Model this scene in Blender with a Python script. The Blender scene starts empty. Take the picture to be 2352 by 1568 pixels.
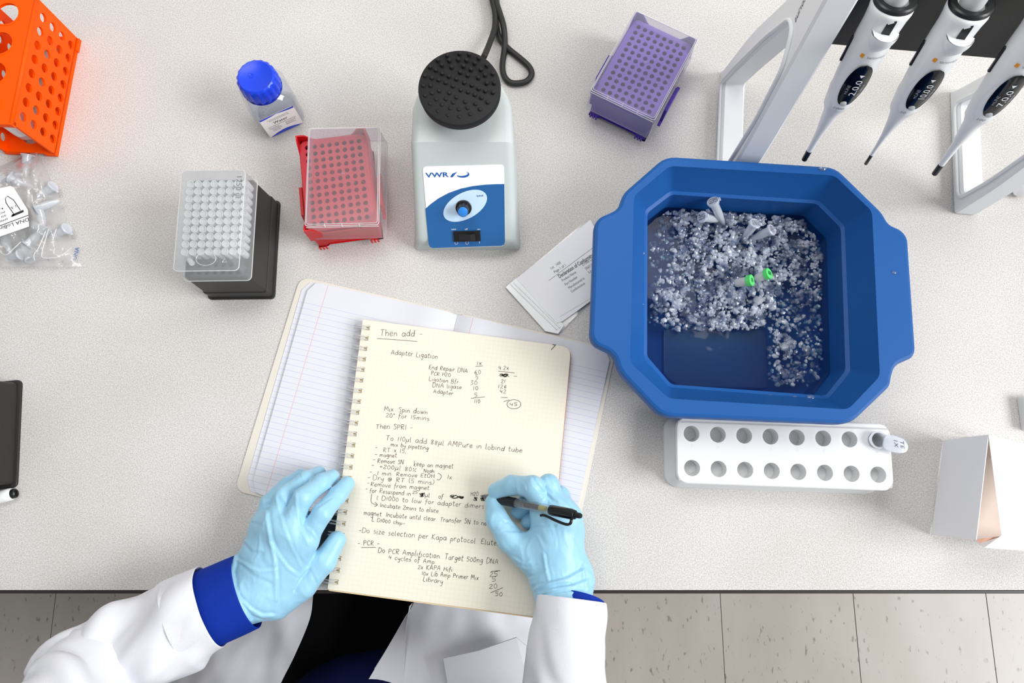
import bpy, bmesh, math, random
import numpy as np
from mathutils import Vector, Matrix, noise

scene = bpy.context.scene
col = scene.collection
random.seed(7)
R = math.radians

# ---------------------------------------------------------------- camera
F_PX, CAM_H, TILT = 1568.0, 0.818, R(11.3)
cam_d = bpy.data.cameras.new('camera')
cam_d.sensor_width = 36.0
cam_d.lens = 36.0 * F_PX / 2352.0
cam_d.clip_start = 0.01
cam = bpy.data.objects.new('camera', cam_d)
col.objects.link(cam)
cam.location = (0, 0, CAM_H)
cam.rotation_euler = (TILT, 0, 0)
scene.camera = cam

# ---------------------------------------------------------------- world, lamps, exposure
w = bpy.data.worlds.new('world')
scene.world = w
w.use_nodes = True
w.node_tree.nodes['Background'].inputs[0].default_value = (0.96, 0.975, 1.0, 1)
w.node_tree.nodes['Background'].inputs[1].default_value = 0.36

def area_lamp(name, loc, target, sx, sy, watts, color=(1, 1, 1)):
    d = bpy.data.lights.new(name, 'AREA')
    d.shape = 'RECTANGLE'; d.size = sx; d.size_y = sy; d.energy = watts; d.color = color
    o = bpy.data.objects.new(name, d); col.objects.link(o)
    o.location = loc
    o.rotation_euler = (Vector(target) - Vector(loc)).to_track_quat('-Z', 'Y').to_euler()
    return o
area_lamp('window_light', (4.4, -0.8, 3.35), (0.0, 0.12, 0.0), 2.8, 2.4, 268, (0.98, 0.99, 1.0))
area_lamp('ceiling_lamp', (-0.3, 0.75, 1.75), (-0.15, 0.2, 0), 1.2, 0.6, 10, (1.0, 0.99, 0.97))
area_lamp('ceiling_lamp', (0.7, 0.85, 1.75), (0.4, 0.3, 0), 0.5, 0.5, 2.5, (1.0, 0.99, 0.97))

vs = scene.view_settings
vs.view_transform = 'Standard'; vs.look = 'None'; vs.gamma = 1.0
vs.use_curve_mapping = False
vs.exposure = 0.2
scene.cycles.max_bounces = 10
scene.cycles.transparent_max_bounces = 24
scene.cycles.caustics_reflective = False
scene.cycles.caustics_refractive = False

# ---------------------------------------------------------------- helpers
CT, ST = math.cos(TILT), math.sin(TILT)
def P(px, py, z=0.0):
    """Point of the place at height z seen at pixel (px, py) of the 2352 x 1568 photograph."""
    u, v = (px - 1176) / F_PX, (784 - py) / F_PX
    t = (CAM_H - z) / (CT - v * ST)
    return Vector((u * t, (ST + v * CT) * t, z))
def PP(px, py, p0, n, off=0.0):
    """Point on the plane (p0, n), raised by off, seen at that pixel."""
    u, v = (px - 1176) / F_PX, (784 - py) / F_PX
    d = Vector((u, ST + v * CT, -CT + v * ST)); o = Vector((0, 0, CAM_H))
    q = p0 + n * off
    return o + d * ((q - o).dot(n) / d.dot(n))
def PX(p):
    p = Vector(p) - Vector((0, 0, CAM_H))
    d = p.y * ST - p.z * CT
    return 1176 + F_PX * p.x / d, 784 - F_PX * (p.y * CT + p.z * ST) / d

def lin(h):
    h = h.lstrip('#')
    c = [int(h[i:i + 2], 16) / 255 for i in (0, 2, 4)]
    return tuple((x / 12.92 if x <= 0.04045 else ((x + 0.055) / 1.055) ** 2.4) for x in c) + (1,)

MATS = {}
def mat(name, hexc, rough=0.5, metal=0.0, spec=0.5, noise_scale=0, noise_amt=0.0, bump=0.0, bump_scale=200, coat=0.0, trans=0.0, ior=1.45, sss=0.0):
    if name in MATS: return MATS[name]
    m = bpy.data.materials.new(name); m.use_nodes = True
    nt = m.node_tree; b = nt.nodes['Principled BSDF']
    b.inputs['Base Color'].default_value = lin(hexc)
    b.inputs['Roughness'].default_value = rough
    b.inputs['Metallic'].default_value = metal
    b.inputs['Specular IOR Level'].default_value = spec
    b.inputs['Coat Weight'].default_value = coat
    b.inputs['Transmission Weight'].default_value = trans
    b.inputs['IOR'].default_value = ior
    if sss:
        b.inputs['Subsurface Weight'].default_value = sss
        b.inputs['Subsurface Radius'].default_value = (0.01, 0.01, 0.01)
        b.inputs['Subsurface Scale'].default_value = 0.6
    tc = nt.nodes.new('ShaderNodeTexCoord')
    if noise_scale:
        n = nt.nodes.new('ShaderNodeTexNoise'); n.inputs['Scale'].default_value = noise_scale
        n.inputs['Detail'].default_value = 3
        nt.links.new(tc.outputs['Object'], n.inputs['Vector'])
        mx = nt.nodes.new('ShaderNodeMix'); mx.data_type = 'RGBA'
        c = lin(hexc)
        mx.inputs['A'].default_value = tuple(x * (1 - noise_amt) for x in c[:3]) + (1,)
        mx.inputs['B'].default_value = tuple(min(1, x * (1 + noise_amt)) for x in c[:3]) + (1,)
        nt.links.new(n.outputs['Fac'], mx.inputs['Factor'])
        nt.links.new(mx.outputs['Result'], b.inputs['Base Color'])
    if bump:
        n2 = nt.nodes.new('ShaderNodeTexNoise'); n2.inputs['Scale'].default_value = bump_scale
        nt.links.new(tc.outputs['Object'], n2.inputs['Vector'])
        bp = nt.nodes.new('ShaderNodeBump'); bp.inputs['Strength'].default_value = bump
        bp.inputs['Distance'].default_value = 0.001
        nt.links.new(n2.outputs['Fac'], bp.inputs['Height'])
        nt.links.new(bp.outputs['Normal'], b.inputs['Normal'])
    MATS[name] = m
    return m

def clear(name, tint='#ffffff', body='#ffffff', amount=0.3, rough=0.15, gloss=0.35, fres=0.25, bump=0.0, bump_scale=60):
    """See-through plastic: mostly transparent, part milky diffuse, part gloss that grows towards the edge."""
    if name in MATS: return MATS[name]
    m = bpy.data.materials.new(name); m.use_nodes = True
    nt = m.node_tree; nt.nodes.clear(); N = nt.nodes.new; L = nt.links.new
    out = N('ShaderNodeOutputMaterial')
    tr = N('ShaderNodeBsdfTransparent'); tr.inputs[0].default_value = lin(tint)
    df = N('ShaderNodeBsdfDiffuse'); df.inputs[0].default_value = lin(body)
    tl = N('ShaderNodeBsdfTranslucent'); tl.inputs[0].default_value = lin(body)
    gl = N('ShaderNodeBsdfGlossy'); gl.inputs['Roughness'].default_value = rough
    md = N('ShaderNodeMixShader'); md.inputs[0].default_value = 0.4
    L(df.outputs[0], md.inputs[1]); L(tl.outputs[0], md.inputs[2])
    m1 = N('ShaderNodeMixShader'); m1.inputs[0].default_value = amount
    L(tr.outputs[0], m1.inputs[1]); L(md.outputs[0], m1.inputs[2])
    lw = N('ShaderNodeLayerWeight'); lw.inputs['Blend'].default_value = 0.5
    pw = N('ShaderNodeMath'); pw.operation = 'POWER'; pw.inputs[1].default_value = 3.0
    L(lw.outputs['Facing'], pw.inputs[0])
    mu = N('ShaderNodeMath'); mu.operation = 'MULTIPLY_ADD'; mu.inputs[1].default_value = gloss; mu.inputs[2].default_value = fres * 0.2
    L(pw.outputs[0], mu.inputs[0])
    m2 = N('ShaderNodeMixShader'); L(mu.outputs[0], m2.inputs[0])
    L(m1.outputs[0], m2.inputs[1]); L(gl.outputs[0], m2.inputs[2])
    if bump:
        tc = N('ShaderNodeTexCoord'); n2 = N('ShaderNodeTexNoise'); n2.inputs['Scale'].default_value = bump_scale
        n2.inputs['Detail'].default_value = 2
        L(tc.outputs['Object'], n2.inputs['Vector'])
        bp = N('ShaderNodeBump'); bp.inputs['Strength'].default_value = bump; bp.inputs['Distance'].default_value = 0.004
        L(n2.outputs['Fac'], bp.inputs['Height']); L(bp.outputs['Normal'], gl.inputs['Normal']); L(bp.outputs['Normal'], lw.inputs['Normal'])
    L(m2.outputs[0], out.inputs[0])
    MATS[name] = m
    return m

IDT = lambda x, y, z: Vector((x, y, z))
def frame(o, ex, ey, ez=None):
    o, ex, ey = Vector(o), Vector(ex), Vector(ey)
    ez = Vector(ez) if ez is not None else ex.cross(ey)
    return lambda x, y, z=0.0: o + ex * x + ey * y + ez * z

class MB:
    """Collects verts and faces and links them as ONE mesh object."""
    def __init__(s): s.v, s.f = [], []
    def add(s, vs, fs):
        k = len(s.v); s.v += [tuple(v) for v in vs]; s.f += [[i + k for i in f] for f in fs]; return s
    def loft(s, rings, cap0=True, cap1=True, closed=True):
        k = len(s.v); n = len(rings[0])
        for r in rings: s.v += [tuple(p) for p in r]
        for j in range(len(rings) - 1):
            for i in range(n if closed else n - 1):
                a, b = k + j * n + i, k + j * n + (i + 1) % n
                s.f.append([a, b, b + n, a + n])
        if cap0: s.f.append([k + i for i in range(n)][::-1])
        if cap1: s.f.append([k + (len(rings) - 1) * n + i for i in range(n)])
        return s
    def prism(s, poly, z0, z1, bevel=0.0, T=IDT, both=True):
        if bevel:
            q = inset(poly, bevel)
            rr = ([[T(x, y, z0) for x, y in q], [T(x, y, z0 + bevel) for x, y in poly]] if both else [[T(x, y, z0) for x, y in poly]])
            rr += [[T(x, y, z1 - bevel) for x, y in poly], [T(x, y, z1 - bevel * 0.3) for x, y in inset(poly, bevel * 0.3)], [T(x, y, z1) for x, y in q]]
        else:
            rr = [[T(x, y, z0) for x, y in poly], [T(x, y, z1) for x, y in poly]]
        return s.loft(rr)
    def box(s, x0, x1, y0, y1, z0, z1, bevel=0.0, T=IDT):
        return s.prism([(x0, y0), (x1, y0), (x1, y1), (x0, y1)], z0, z1, bevel, T)
    def lathe(s, prof, n=24, T=IDT, cap0=True, cap1=True):
        return s.loft([[T(r * math.cos(2 * math.pi * i / n), r * math.sin(2 * math.pi * i / n), z) for i in range(n)] for r, z in prof], cap0, cap1)
    def tube(s, pts, r, n=8, caps=True):
        pts = [Vector(p) for p in pts]; m = len(pts)
        rs = r if isinstance(r, (list, tuple)) else [r] * m
        rings = []; up = None
        for i, p in enumerate(pts):
            d = (pts[min(i + 1, m - 1)] - pts[max(i - 1, 0)]).normalized()
            if up is None:
                up = Vector((0, 0, 1)) if abs(d.z) < 0.9 else Vector((1, 0, 0))
            a = d.cross(up).normalized(); b = a.cross(d).normalized(); up = b
            rings.append([p + a * (rs[i] * math.cos(2 * math.pi * j / n)) + b * (rs[i] * math.sin(2 * math.pi * j / n)) for j in range(n)])
        return s.loft(rings, caps, caps)
    def poly(s, pts): return s.add(pts, [list(range(len(pts)))])
    def grid(s, nu, nv, fn):
        k = len(s.v)
        for j in range(nv + 1):
            for i in range(nu + 1): s.v.append(tuple(fn(i / nu, j / nv)))
        for j in range(nv):
            for i in range(nu):
                a = k + j * (nu + 1) + i
                s.f.append([a, a + 1, a + nu + 2, a + nu + 1])
        return s
    def holed(s, nx, ny, cw, ch, r, th, mx=0.0, my=0.0, T=IDT, n=16, floor_depth=None):
        """A plate in x,y (centred) with nx*ny round holes; top at z=0, underside at z=-th."""
        X, Y = nx * cw / 2, ny * ch / 2
        for i in range(nx):
            for j in range(ny):
                cx, cy = -X + (i + 0.5) * cw, -Y + (j + 0.5) * ch
                ci, sq = [], []
                for k in range(n):
                    a = 2 * math.pi * k / n; c, sn = math.cos(a), math.sin(a); q = max(abs(c), abs(sn))
                    ci.append((cx + r * c, cy + r * sn)); sq.append((cx + cw / 2 * c / q, cy + ch / 2 * sn / q))
                k0 = len(s.v)
                for ring, z in ((sq, 0), (ci, 0), (ci, -th), (sq, -th)):
                    s.v += [tuple(T(x, y, z)) for x, y in ring]
                for k in range(n):
                    l = (k + 1) % n
                    s.f.append([k0 + k, k0 + l, k0 + n + l, k0 + n + k])
                    s.f.append([k0 + n + k, k0 + n + l, k0 + 2 * n + l, k0 + 2 * n + k])
                    s.f.append([k0 + 2 * n + k, k0 + 2 * n + l, k0 + 3 * n + l, k0 + 3 * n + k])
                if floor_depth is not None:
                    s.poly([T(x, y, -floor_depth) for x, y in ci])
        if mx or my:
            o = [(-X - mx, -Y - my), (X + mx, -Y - my), (X + mx, Y + my), (-X - mx, Y + my)]
            q = [(-X, -Y), (X, -Y), (X, Y), (-X, Y)]
            s.loft([[T(x, y, 0) for x, y in q], [T(x, y, 0) for x, y in o], [T(x, y, -th) for x, y in o], [T(x, y, -th) for x, y in q]], False, False)
        return s
    def build(s, name, m, parent=None, smooth=False, world=False, angle=None):
        me = bpy.data.meshes.new(name); me.from_pydata(s.v, [], s.f)
        me.validate()
        if m is not None: me.materials.append(m)
        bm = bmesh.new(); bm.from_mesh(me)
        bmesh.ops.recalc_face_normals(bm, faces=bm.faces); bm.to_mesh(me); bm.free()
        if smooth:
            me.polygons.foreach_set('use_smooth', [True] * len(me.polygons))
            if angle is not None: me.set_sharp_from_angle(angle=R(angle))
        return link(name, me, parent, world)

def link(name, me, parent=None, world=False):
    o = bpy.data.objects.new(name, me); col.objects.link(o)
    if parent is not None:
        o.parent = parent
        if world: o.matrix_parent_inverse = pmat(parent).inverted()
    return o
def pmat(o):
    m = Matrix.LocRotScale(o.location, o.rotation_euler, o.scale)
    return (pmat(o.parent) @ o.matrix_parent_inverse @ m) if o.parent else m
def thing(name, label, cat, loc=(0, 0, 0), rz=0.0, group=None):
    o = bpy.data.objects.new(name, None); col.objects.link(o)
    o.empty_display_size = 0.02
    o.location = loc; o.rotation_euler = (0, 0, rz)
    return tag(o, label, cat, group)
def tag(o, label=None, cat=None, group=None, kind=None):
    for k, v in (('label', label), ('category', cat), ('group', group), ('kind', kind)):
        if v: o[k] = v
    return o
def copy_tree(o, parent=None):
    c = o.copy(); col.objects.link(c); c.parent = parent
    for ch in list(o.children): copy_tree(ch, c)
    return c

def rrect(w, h, r, n=5, cx=0.0, cy=0.0):
    out = []
    for sx, sy, a0 in ((1, 1, 0), (-1, 1, 90), (-1, -1, 180), (1, -1, 270)):
        for k in range(n + 1):
            a = R(a0 + 90 * k / n)
            out.append((cx + sx * (w / 2 - r) + r * math.cos(a), cy + sy * (h / 2 - r) + r * math.sin(a)))
    return out
def roundpoly(pts, rad, n=5):
    out = []; m = len(pts)
    for i in range(m):
        p = Vector(pts[i][:2]); a = Vector(pts[i - 1][:2]); b = Vector(pts[(i + 1) % m][:2])
        r = rad[i] if isinstance(rad, (list, tuple)) else rad
        if not r: out.append((p.x, p.y)); continue
        u, v = (a - p), (b - p); l = min(u.length, v.length) * 0.48; d = min(r, l)
        q0, q1 = p + u.normalized() * d, p + v.normalized() * d
        for k in range(n + 1):
            t = k / n
            q = q0 * (1 - t) ** 2 + p * (2 * t * (1 - t)) + q1 * t * t
            out.append((q.x, q.y))
    return out
def inset(poly, d):
    area = sum(poly[i - 1][0] * poly[i][1] - poly[i][0] * poly[i - 1][1] for i in range(len(poly)))
    sg = 1 if area > 0 else -1; out = []; m = len(poly)
    for i in range(m):
        p0, p, p1 = Vector(poly[i - 1]), Vector(poly[i]), Vector(poly[(i + 1) % m])
        e0, e1 = (p - p0), (p1 - p)
        if e0.length < 1e-9: e0 = e1
        if e1.length < 1e-9: e1 = e0
        e0, e1 = e0.normalized(), e1.normalized()
        n0, n1 = Vector((-e0.y, e0.x)) * sg, Vector((-e1.y, e1.x)) * sg
        nn = n0 + n1
        nn = n0 if nn.length < 1e-6 else nn.normalized()
        k = max(0.35, nn.dot(n0))
        out.append(tuple(p + nn * (d / k)))
    return out
def spline(pts, sub=8):
    pts = [Vector(p) for p in pts]; out = []; m = len(pts)
    for i in range(m - 1):
        p0, p1, p2, p3 = pts[max(i - 1, 0)], pts[i], pts[i + 1], pts[min(i + 2, m - 1)]
        for k in range(sub):
            t = k / sub
            out.append(0.5 * ((2 * p1) + (p2 - p0) * t + (2 * p0 - 5 * p1 + 4 * p2 - p3) * t * t + (3 * p1 - p0 - 3 * p2 + p3) * t ** 3))
    out.append(pts[-1]); return out
def ribbon(mb, pts, wid, up):
    """A flat stroke of width wid along pts (3-D) lying on a surface with normal up."""
    pts = [Vector(p) for p in pts]; up = Vector(up)
    if len(pts) < 2: return
    L_, R_ = [], []
    for i, p in enumerate(pts):
        d = pts[min(i + 1, len(pts) - 1)] - pts[max(i - 1, 0)]
        if d.length < 1e-9: d = Vector((1, 0, 0))
        s = up.cross(d.normalized()).normalized() * (wid / 2)
        L_.append(p + s); R_.append(p - s)
    k = len(mb.v); n = len(pts)
    mb.v += [tuple(q) for q in L_] + [tuple(q) for q in R_]
    for i in range(n - 1): mb.f.append([k + i, k + n + i, k + n + i + 1, k + i + 1])

FONT_CACHE = {}
def text2d(body, size=1.0, shear=0.0, space=1.0, bold=0.0):
    key = (body, shear, space, bold)
    if key not in FONT_CACHE:
        c = bpy.data.curves.new('t', 'FONT'); c.body = body; c.size = 1.0; c.shear = shear
        c.space_character = space; c.resolution_u = 3; c.offset = bold
        o = bpy.data.objects.new('t', c); col.objects.link(o)
        dg = bpy.context.evaluated_depsgraph_get()
        me = bpy.data.meshes.new_from_object(o.evaluated_get(dg))
        FONT_CACHE[key] = ([(v.co.x, v.co.y) for v in me.vertices], [list(p.vertices) for p in me.polygons])
        bpy.data.objects.remove(o); bpy.data.curves.remove(c); bpy.data.meshes.remove(me)
    vs, fs = FONT_CACHE[key]
    return [(x * size, y * size) for x, y in vs], fs
def put_text(mb, body, T, size, x=0.0, y=0.0, align=0.0, fit=None, **kw):
    """Lettering laid with T(x, y); fit = total width."""
    vs, fs = text2d(body, 1.0, **kw)
    if not vs: return
    w = max(v[0] for v in vs); sx = (fit / w) if fit else size
    mb.add([T(x + v[0] * sx - align * w * sx, y + v[1] * size) for v in vs], fs)

# ---- signed-distance modelling (hands, clothing): smooth unions, meshed with surface nets
def sd_cone(G, a, b, ra, rb):
    a, b = np.array(a, float), np.array(b, float); ab = b - a; l2 = max(ab @ ab, 1e-12)
    h = np.clip(((G - a) @ ab) / l2, 0, 1)
    return np.linalg.norm(G - a - h[..., None] * ab, axis=-1) - (ra + (rb - ra) * h)
def sd_ell(G, c, r):
    q = (G - np.array(c, float)) / np.array(r, float); k = np.linalg.norm(q, axis=-1)
    return (k - 1) * min(r)
def smin(a, b, k):
    h = np.clip(0.5 + 0.5 * (b - a) / k, 0, 1)
    return b + (a - b) * h - k * h * (1 - h)
def sd_chain(G, pts, k=0.004):
    d = None
    for (a, ra), (b, rb) in zip(pts[:-1], pts[1:]):
        q = sd_cone(G, a, b, ra, rb); d = q if d is None else smin(d, q, k)
    return d
def surface_nets(fn, lo, hi, h):
    lo, hi = np.array(lo, float), np.array(hi, float)
    n = np.ceil((hi - lo) / h).astype(int) + 1
    ax = [lo[i] + h * np.arange(n[i]) for i in range(3)]
    G = np.stack(np.meshgrid(*ax, indexing='ij'), -1)
    D = fn(G)
    S = D < 0
    c = np.zeros(tuple(n - 1), int); acc = np.zeros(tuple(n - 1) + (3,)); cnt = np.zeros(tuple(n - 1))
    offs = [(i, j, k) for i in (0, 1) for j in (0, 1) for k in (0, 1)]
    sl = lambda o: tuple(slice(o[i], n[i] - 1 + o[i]) for i in range(3))
    for a in offs:
        for d in range(3):
            if a[d]: continue
            b = list(a); b[d] = 1
            Da, Db = D[sl(a)], D[sl(b)]
            cr = (Da < 0) != (Db < 0)
            t = np.where(cr, Da / np.where(cr, Da - Db, 1), 0)
            p = np.zeros(acc.shape)
            for i in range(3): p[..., i] = a[i]
            p[..., d] += t
            acc += p * cr[..., None]; cnt += cr
    act = cnt > 0; idx = -np.ones(tuple(n - 1), int); idx[act] = np.arange(act.sum())
    base = np.argwhere(act)
    V = lo + h * (base + acc[act] / cnt[act][:, None])
    faces = []
    for d in range(3):
        e, f = [(1, 2), (2, 0), (0, 1)][d]
        m = [n[0] - 1, n[1] - 1, n[2] - 1]
        A = [slice(1, m[i]) if i != d else slice(0, n[d] - 1) for i in range(3)]
        B = list(A); B[d] = slice(1, n[d])
        s0, s1 = S[tuple(A)], S[tuple(B)]
        cr = np.argwhere(s0 != s1)
        if not len(cr): continue
        flip = s0[tuple(cr.T)]
        q = cr.copy(); q[:, e] += 1; q[:, f] += 1
        def ix(de, df):
            r = q.copy(); r[:, e] -= de; r[:, f] -= df
            return idx[tuple(r.T)]
        quad = np.stack([ix(1, 1), ix(0, 1), ix(0, 0), ix(1, 0)], 1)
        quad[~flip] = quad[~flip][:, ::-1]
        faces.append(quad)
    Fq = np.concatenate(faces); Fq = Fq[(Fq >= 0).all(1)]
    return V, Fq
def nets_object(name, fn, lo, hi, h, m, parent=None, disp=None, smooth_iter=2):
    V, Fq = surface_nets(fn, lo, hi, h)
    # a few Laplacian steps remove the stair-steps of the grid
    E = np.concatenate([Fq[:, [0, 1]], Fq[:, [1, 2]], Fq[:, [2, 3]], Fq[:, [3, 0]]])
    E = np.concatenate([E, E[:, ::-1]])
    cnt = np.bincount(E[:, 0], minlength=len(V))[:, None].clip(1)
    for _ in range(smooth_iter):
        A = np.stack([np.bincount(E[:, 0], weights=V[E[:, 1], i], minlength=len(V)) for i in range(3)], 1) / cnt
        V = V * 0.4 + A * 0.6
    if disp is not None:
        e = h * 0.5
        Nn = np.stack([fn(V + np.eye(3)[i] * e) - fn(V - np.eye(3)[i] * e) for i in range(3)], 1)
        Nn /= np.linalg.norm(Nn, axis=1)[:, None].clip(1e-9)
        V = V + Nn * disp(V, Nn)[:, None]
    me = bpy.data.meshes.new(name)
    me.from_pydata(V.tolist(), [], Fq.tolist()); me.materials.append(m)
    me.polygons.foreach_set('use_smooth', [True] * len(me.polygons))
    return link(name, me, parent, parent is not None)
def px_np(V):
    x, y, z = V[:, 0], V[:, 1], V[:, 2] - CAM_H
    d = y * ST - z * CT
    return np.stack([1176 + F_PX * x / d, 784 - F_PX * (y * CT + z * ST) / d], 1)
def seg_dist(Q, pts, signed=False):
    best = np.full(len(Q), 1e9); sgn = np.ones(len(Q))
    for a, b in zip(pts[:-1], pts[1:]):
        a, b = np.array(a, float), np.array(b, float); ab = b - a
        t = np.clip(((Q - a) @ ab) / max(ab @ ab, 1e-9), 0, 1)
        w_ = Q - a - t[:, None] * ab; d = np.linalg.norm(w_, axis=1); m = d < best
        cr = np.sign(ab[0] * (Q - a)[:, 1] - ab[1] * (Q - a)[:, 0])
        best = np.where(m, d, best); sgn = np.where(m, cr, sgn)
    return (best, sgn) if signed else best
# ================================================================ the setting: bench, floor
EDGE_Y = P(1176, 1363, 0).y
def laminate():
    m = bpy.data.materials.new('speckled_laminate'); m.use_nodes = True
    nt = m.node_tree; b = nt.nodes['Principled BSDF']; N = nt.nodes.new; L = nt.links.new
    tc = N('ShaderNodeTexCoord')
    n1 = N('ShaderNodeTexNoise'); n1.inputs['Scale'].default_value = 620; n1.inputs['Detail'].default_value = 2
    n2 = N('ShaderNodeTexNoise'); n2.inputs['Scale'].default_value = 1100; n2.inputs['Detail'].default_value = 1
    n3 = N('ShaderNodeTexNoise'); n3.inputs['Scale'].default_value = 6; n3.inputs['Detail'].default_value = 3
    for n in (n1, n2, n3): L(tc.outputs['Object'], n.inputs['Vector'])
    r1 = N('ShaderNodeValToRGB'); e = r1.color_ramp.elements
    e[0].position = 0.3; e[0].color = lin('#bfbcb9'); e[1].position = 0.66; e[1].color = lin('#dedcd9')
    L(n1.outputs['Fac'], r1.inputs[0])
    r2 = N('ShaderNodeValToRGB'); e = r2.color_ramp.elements
    e[0].position = 0.3; e[0].color = lin('#9d968f'); e[1].position = 0.42; e[1].color = (1, 1, 1, 1)
    L(n2.outputs['Fac'], r2.inputs[0])
    mx = N('ShaderNodeMix'); mx.data_type = 'RGBA'; mx.blend_type = 'MULTIPLY'; mx.inputs['Factor'].default_value = 0.5
    L(r1.outputs[0], mx.inputs['A']); L(r2.outputs[0], mx.inputs['B'])
    r3 = N('ShaderNodeValToRGB'); e = r3.color_ramp.elements
    e[0].position = 0.3; e[0].color = lin('#f6f4f3'); e[1].position = 0.7; e[1].color = (1, 1, 1, 1)
    L(n3.outputs['Fac'], r3.inputs[0])
    m2 = N('ShaderNodeMix'); m2.data_type = 'RGBA'; m2.blend_type = 'MULTIPLY'; m2.inputs['Factor'].default_value = 1.0
    L(mx.outputs['Result'], m2.inputs['A']); L(r3.outputs[0], m2.inputs['B'])
    L(m2.outputs['Result'], b.inputs['Base Color'])
    b.inputs['Roughness'].default_value = 0.5; b.inputs['Specular IOR Level'].default_value = 0.3
    return m
bench = thing('lab_bench', 'long lab bench with a speckled light grey worktop', 'bench', (0, EDGE_Y + 0.5, -0.82))
MB().box(-1.6, 1.6, EDGE_Y + 0.004, EDGE_Y + 1.2, -0.03, 0.0).build('worktop', laminate(), bench, world=True)
MB().box(-1.6, 1.6, EDGE_Y, EDGE_Y + 0.0038, -0.03, -0.0004, 0.0008).build('edge_band', mat('edge_band', '#2a2220', 0.4), bench, world=True)
for sx in (-1.55, 1.5):
    MB().box(sx, sx + 0.05, EDGE_Y + 0.05, EDGE_Y + 0.1, -0.82, -0.0305, 0.003).build('leg', mat('bench_leg', '#777777', 0.4), bench, world=True)
    MB().box(sx, sx + 0.05, EDGE_Y + 1.05, EDGE_Y + 1.1, -0.82, -0.0305, 0.003).build('leg', mat('bench_leg', '#777777', 0.4), bench, world=True)

FLOOR_Z = -0.82
wl = MB().box(-2.6, 2.6, EDGE_Y + 1.22, EDGE_Y + 1.30, -0.82, 1.95).build('wall_back', mat('wall_paint', '#e6e4e0', 0.7, noise_scale=40, noise_amt=.02))
tag(wl, 'plain off-white wall behind the bench', 'wall', kind='structure')
fl = MB().box(-2.6, 2.6, -1.2, 1.6, FLOOR_Z - 0.05, FLOOR_Z - 0.0012).build('floor', mat('floor_seam', '#6d6760', 0.6))
tag(fl, 'vinyl tile floor below the bench, pale and flecked', 'floor', kind='structure')
def tile_mat():
    m = bpy.data.materials.new('flecked_vinyl'); m.use_nodes = True
    nt = m.node_tree; b = nt.nodes['Principled BSDF']; N = nt.nodes.new; L = nt.links.new
    tc = N('ShaderNodeTexCoord'); oi = N('ShaderNodeObjectInfo')
    add = N('ShaderNodeVectorMath'); add.operation = 'ADD'
    L(tc.outputs['Object'], add.inputs[0]); L(oi.outputs['Location'], add.inputs[1])
    mp = N('ShaderNodeMapping'); mp.inputs['Scale'].default_value = (1.0, 0.42, 1.0)
    L(add.outputs[0], mp.inputs[0])
    n1 = N('ShaderNodeTexNoise'); n1.inputs['Scale'].default_value = 110; n1.inputs['Detail'].default_value = 2
    L(mp.outputs[0], n1.inputs['Vector'])
    r1 = N('ShaderNodeValToRGB'); e = r1.color_ramp.elements
    e[0].position = 0.27; e[0].color = lin('#8f887f'); e[1].position = 0.36; e[1].color = lin('#bdb6ae')
    L(n1.outputs['Fac'], r1.inputs[0])
    n2 = N('ShaderNodeTexNoise'); n2.inputs['Scale'].default_value = 9; n2.inputs['Detail'].default_value = 4
    L(mp.outputs[0], n2.inputs['Vector'])
    r2 = N('ShaderNodeValToRGB'); e = r2.color_ramp.elements
    e[0].position = 0.3; e[0].color = lin('#efece8'); e[1].position = 0.7; e[1].color = (1, 1, 1, 1)
    L(n2.outputs['Fac'], r2.inputs[0])
    mx = N('ShaderNodeMix'); mx.data_type = 'RGBA'; mx.blend_type = 'MULTIPLY'; mx.inputs['Factor'].default_value = 1
    L(r1.outputs[0], mx.inputs['A']); L(r2.outputs[0], mx.inputs['B']); L(mx.outputs['Result'], b.inputs['Base Color'])
    b.inputs['Roughness'].default_value = 0.3; b.inputs['Specular IOR Level'].default_value = 0.4
    return m
seam_x = P(1660, 1470, FLOOR_Z).x
pitch = P(2278, 1470, FLOOR_Z).x - seam_x
pitch /= 2
tile_me = None
ty0 = P(1176, 1470, FLOOR_Z).y - pitch * 0.5
for j in (-1, 0, 1):
    for i in range(-6, 5):
        if tile_me is None:
            t0 = MB().box(0.0006, pitch - 0.0006, 0.0006, pitch - 0.0006, -0.001, 0.0, 0.0005).build('floor_tile', tile_mat(), fl)
            tile_me = t0.data
        else:
            t0 = link('floor_tile', tile_me, fl)
        t0.location = (seam_x + i * pitch, ty0 + j * pitch, FLOOR_Z)
# ================================================================ blue ice tub
Z_RIM, Z_LEDGE, Z_WATER = 0.098, 0.066, 0.030
def pl(pts, z): return [tuple(P(x, y, z)[:2]) for x, y in pts]
tubc = P(1690, 690, 0)
tub = thing('ice_tub', 'blue eight-sided plastic ice tub with two side handles', 'tub', tubc)
blue = mat('tub_blue', '#1c579c', 0.42, spec=0.25, noise_scale=900, noise_amt=0.05, bump=0.12, bump_scale=1400)
outer = [(1530, 357), (1920, 382), (2029, 488), (2042, 514), (2072, 526), (2087, 545), (2105, 806), (2099, 820), (2058, 838), (2049, 868),
         (2047, 886), (1955, 974), (1520, 956), (1422, 852), (1412, 812), (1366, 790), (1356, 772), (1366, 512), (1378, 497), (1422, 478), (1430, 444)]
inner = [(1538, 381), (1917, 403), (2003, 485), (2021, 864), (1948, 940), (1536, 915), (1447, 832), (1456, 450)]
ledge = [(1540, 438), (1881, 460), (1940, 518), (1953, 854), (1902, 916), (1538, 889), (1479, 822), (1481, 483)]
ledge_in = [(1543, 445), (1877, 466), (1933, 522), (1944, 850), (1898, 908), (1543, 882), (1487, 817), (1488, 487)]
def tocount(poly, counts):
    return poly
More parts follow.
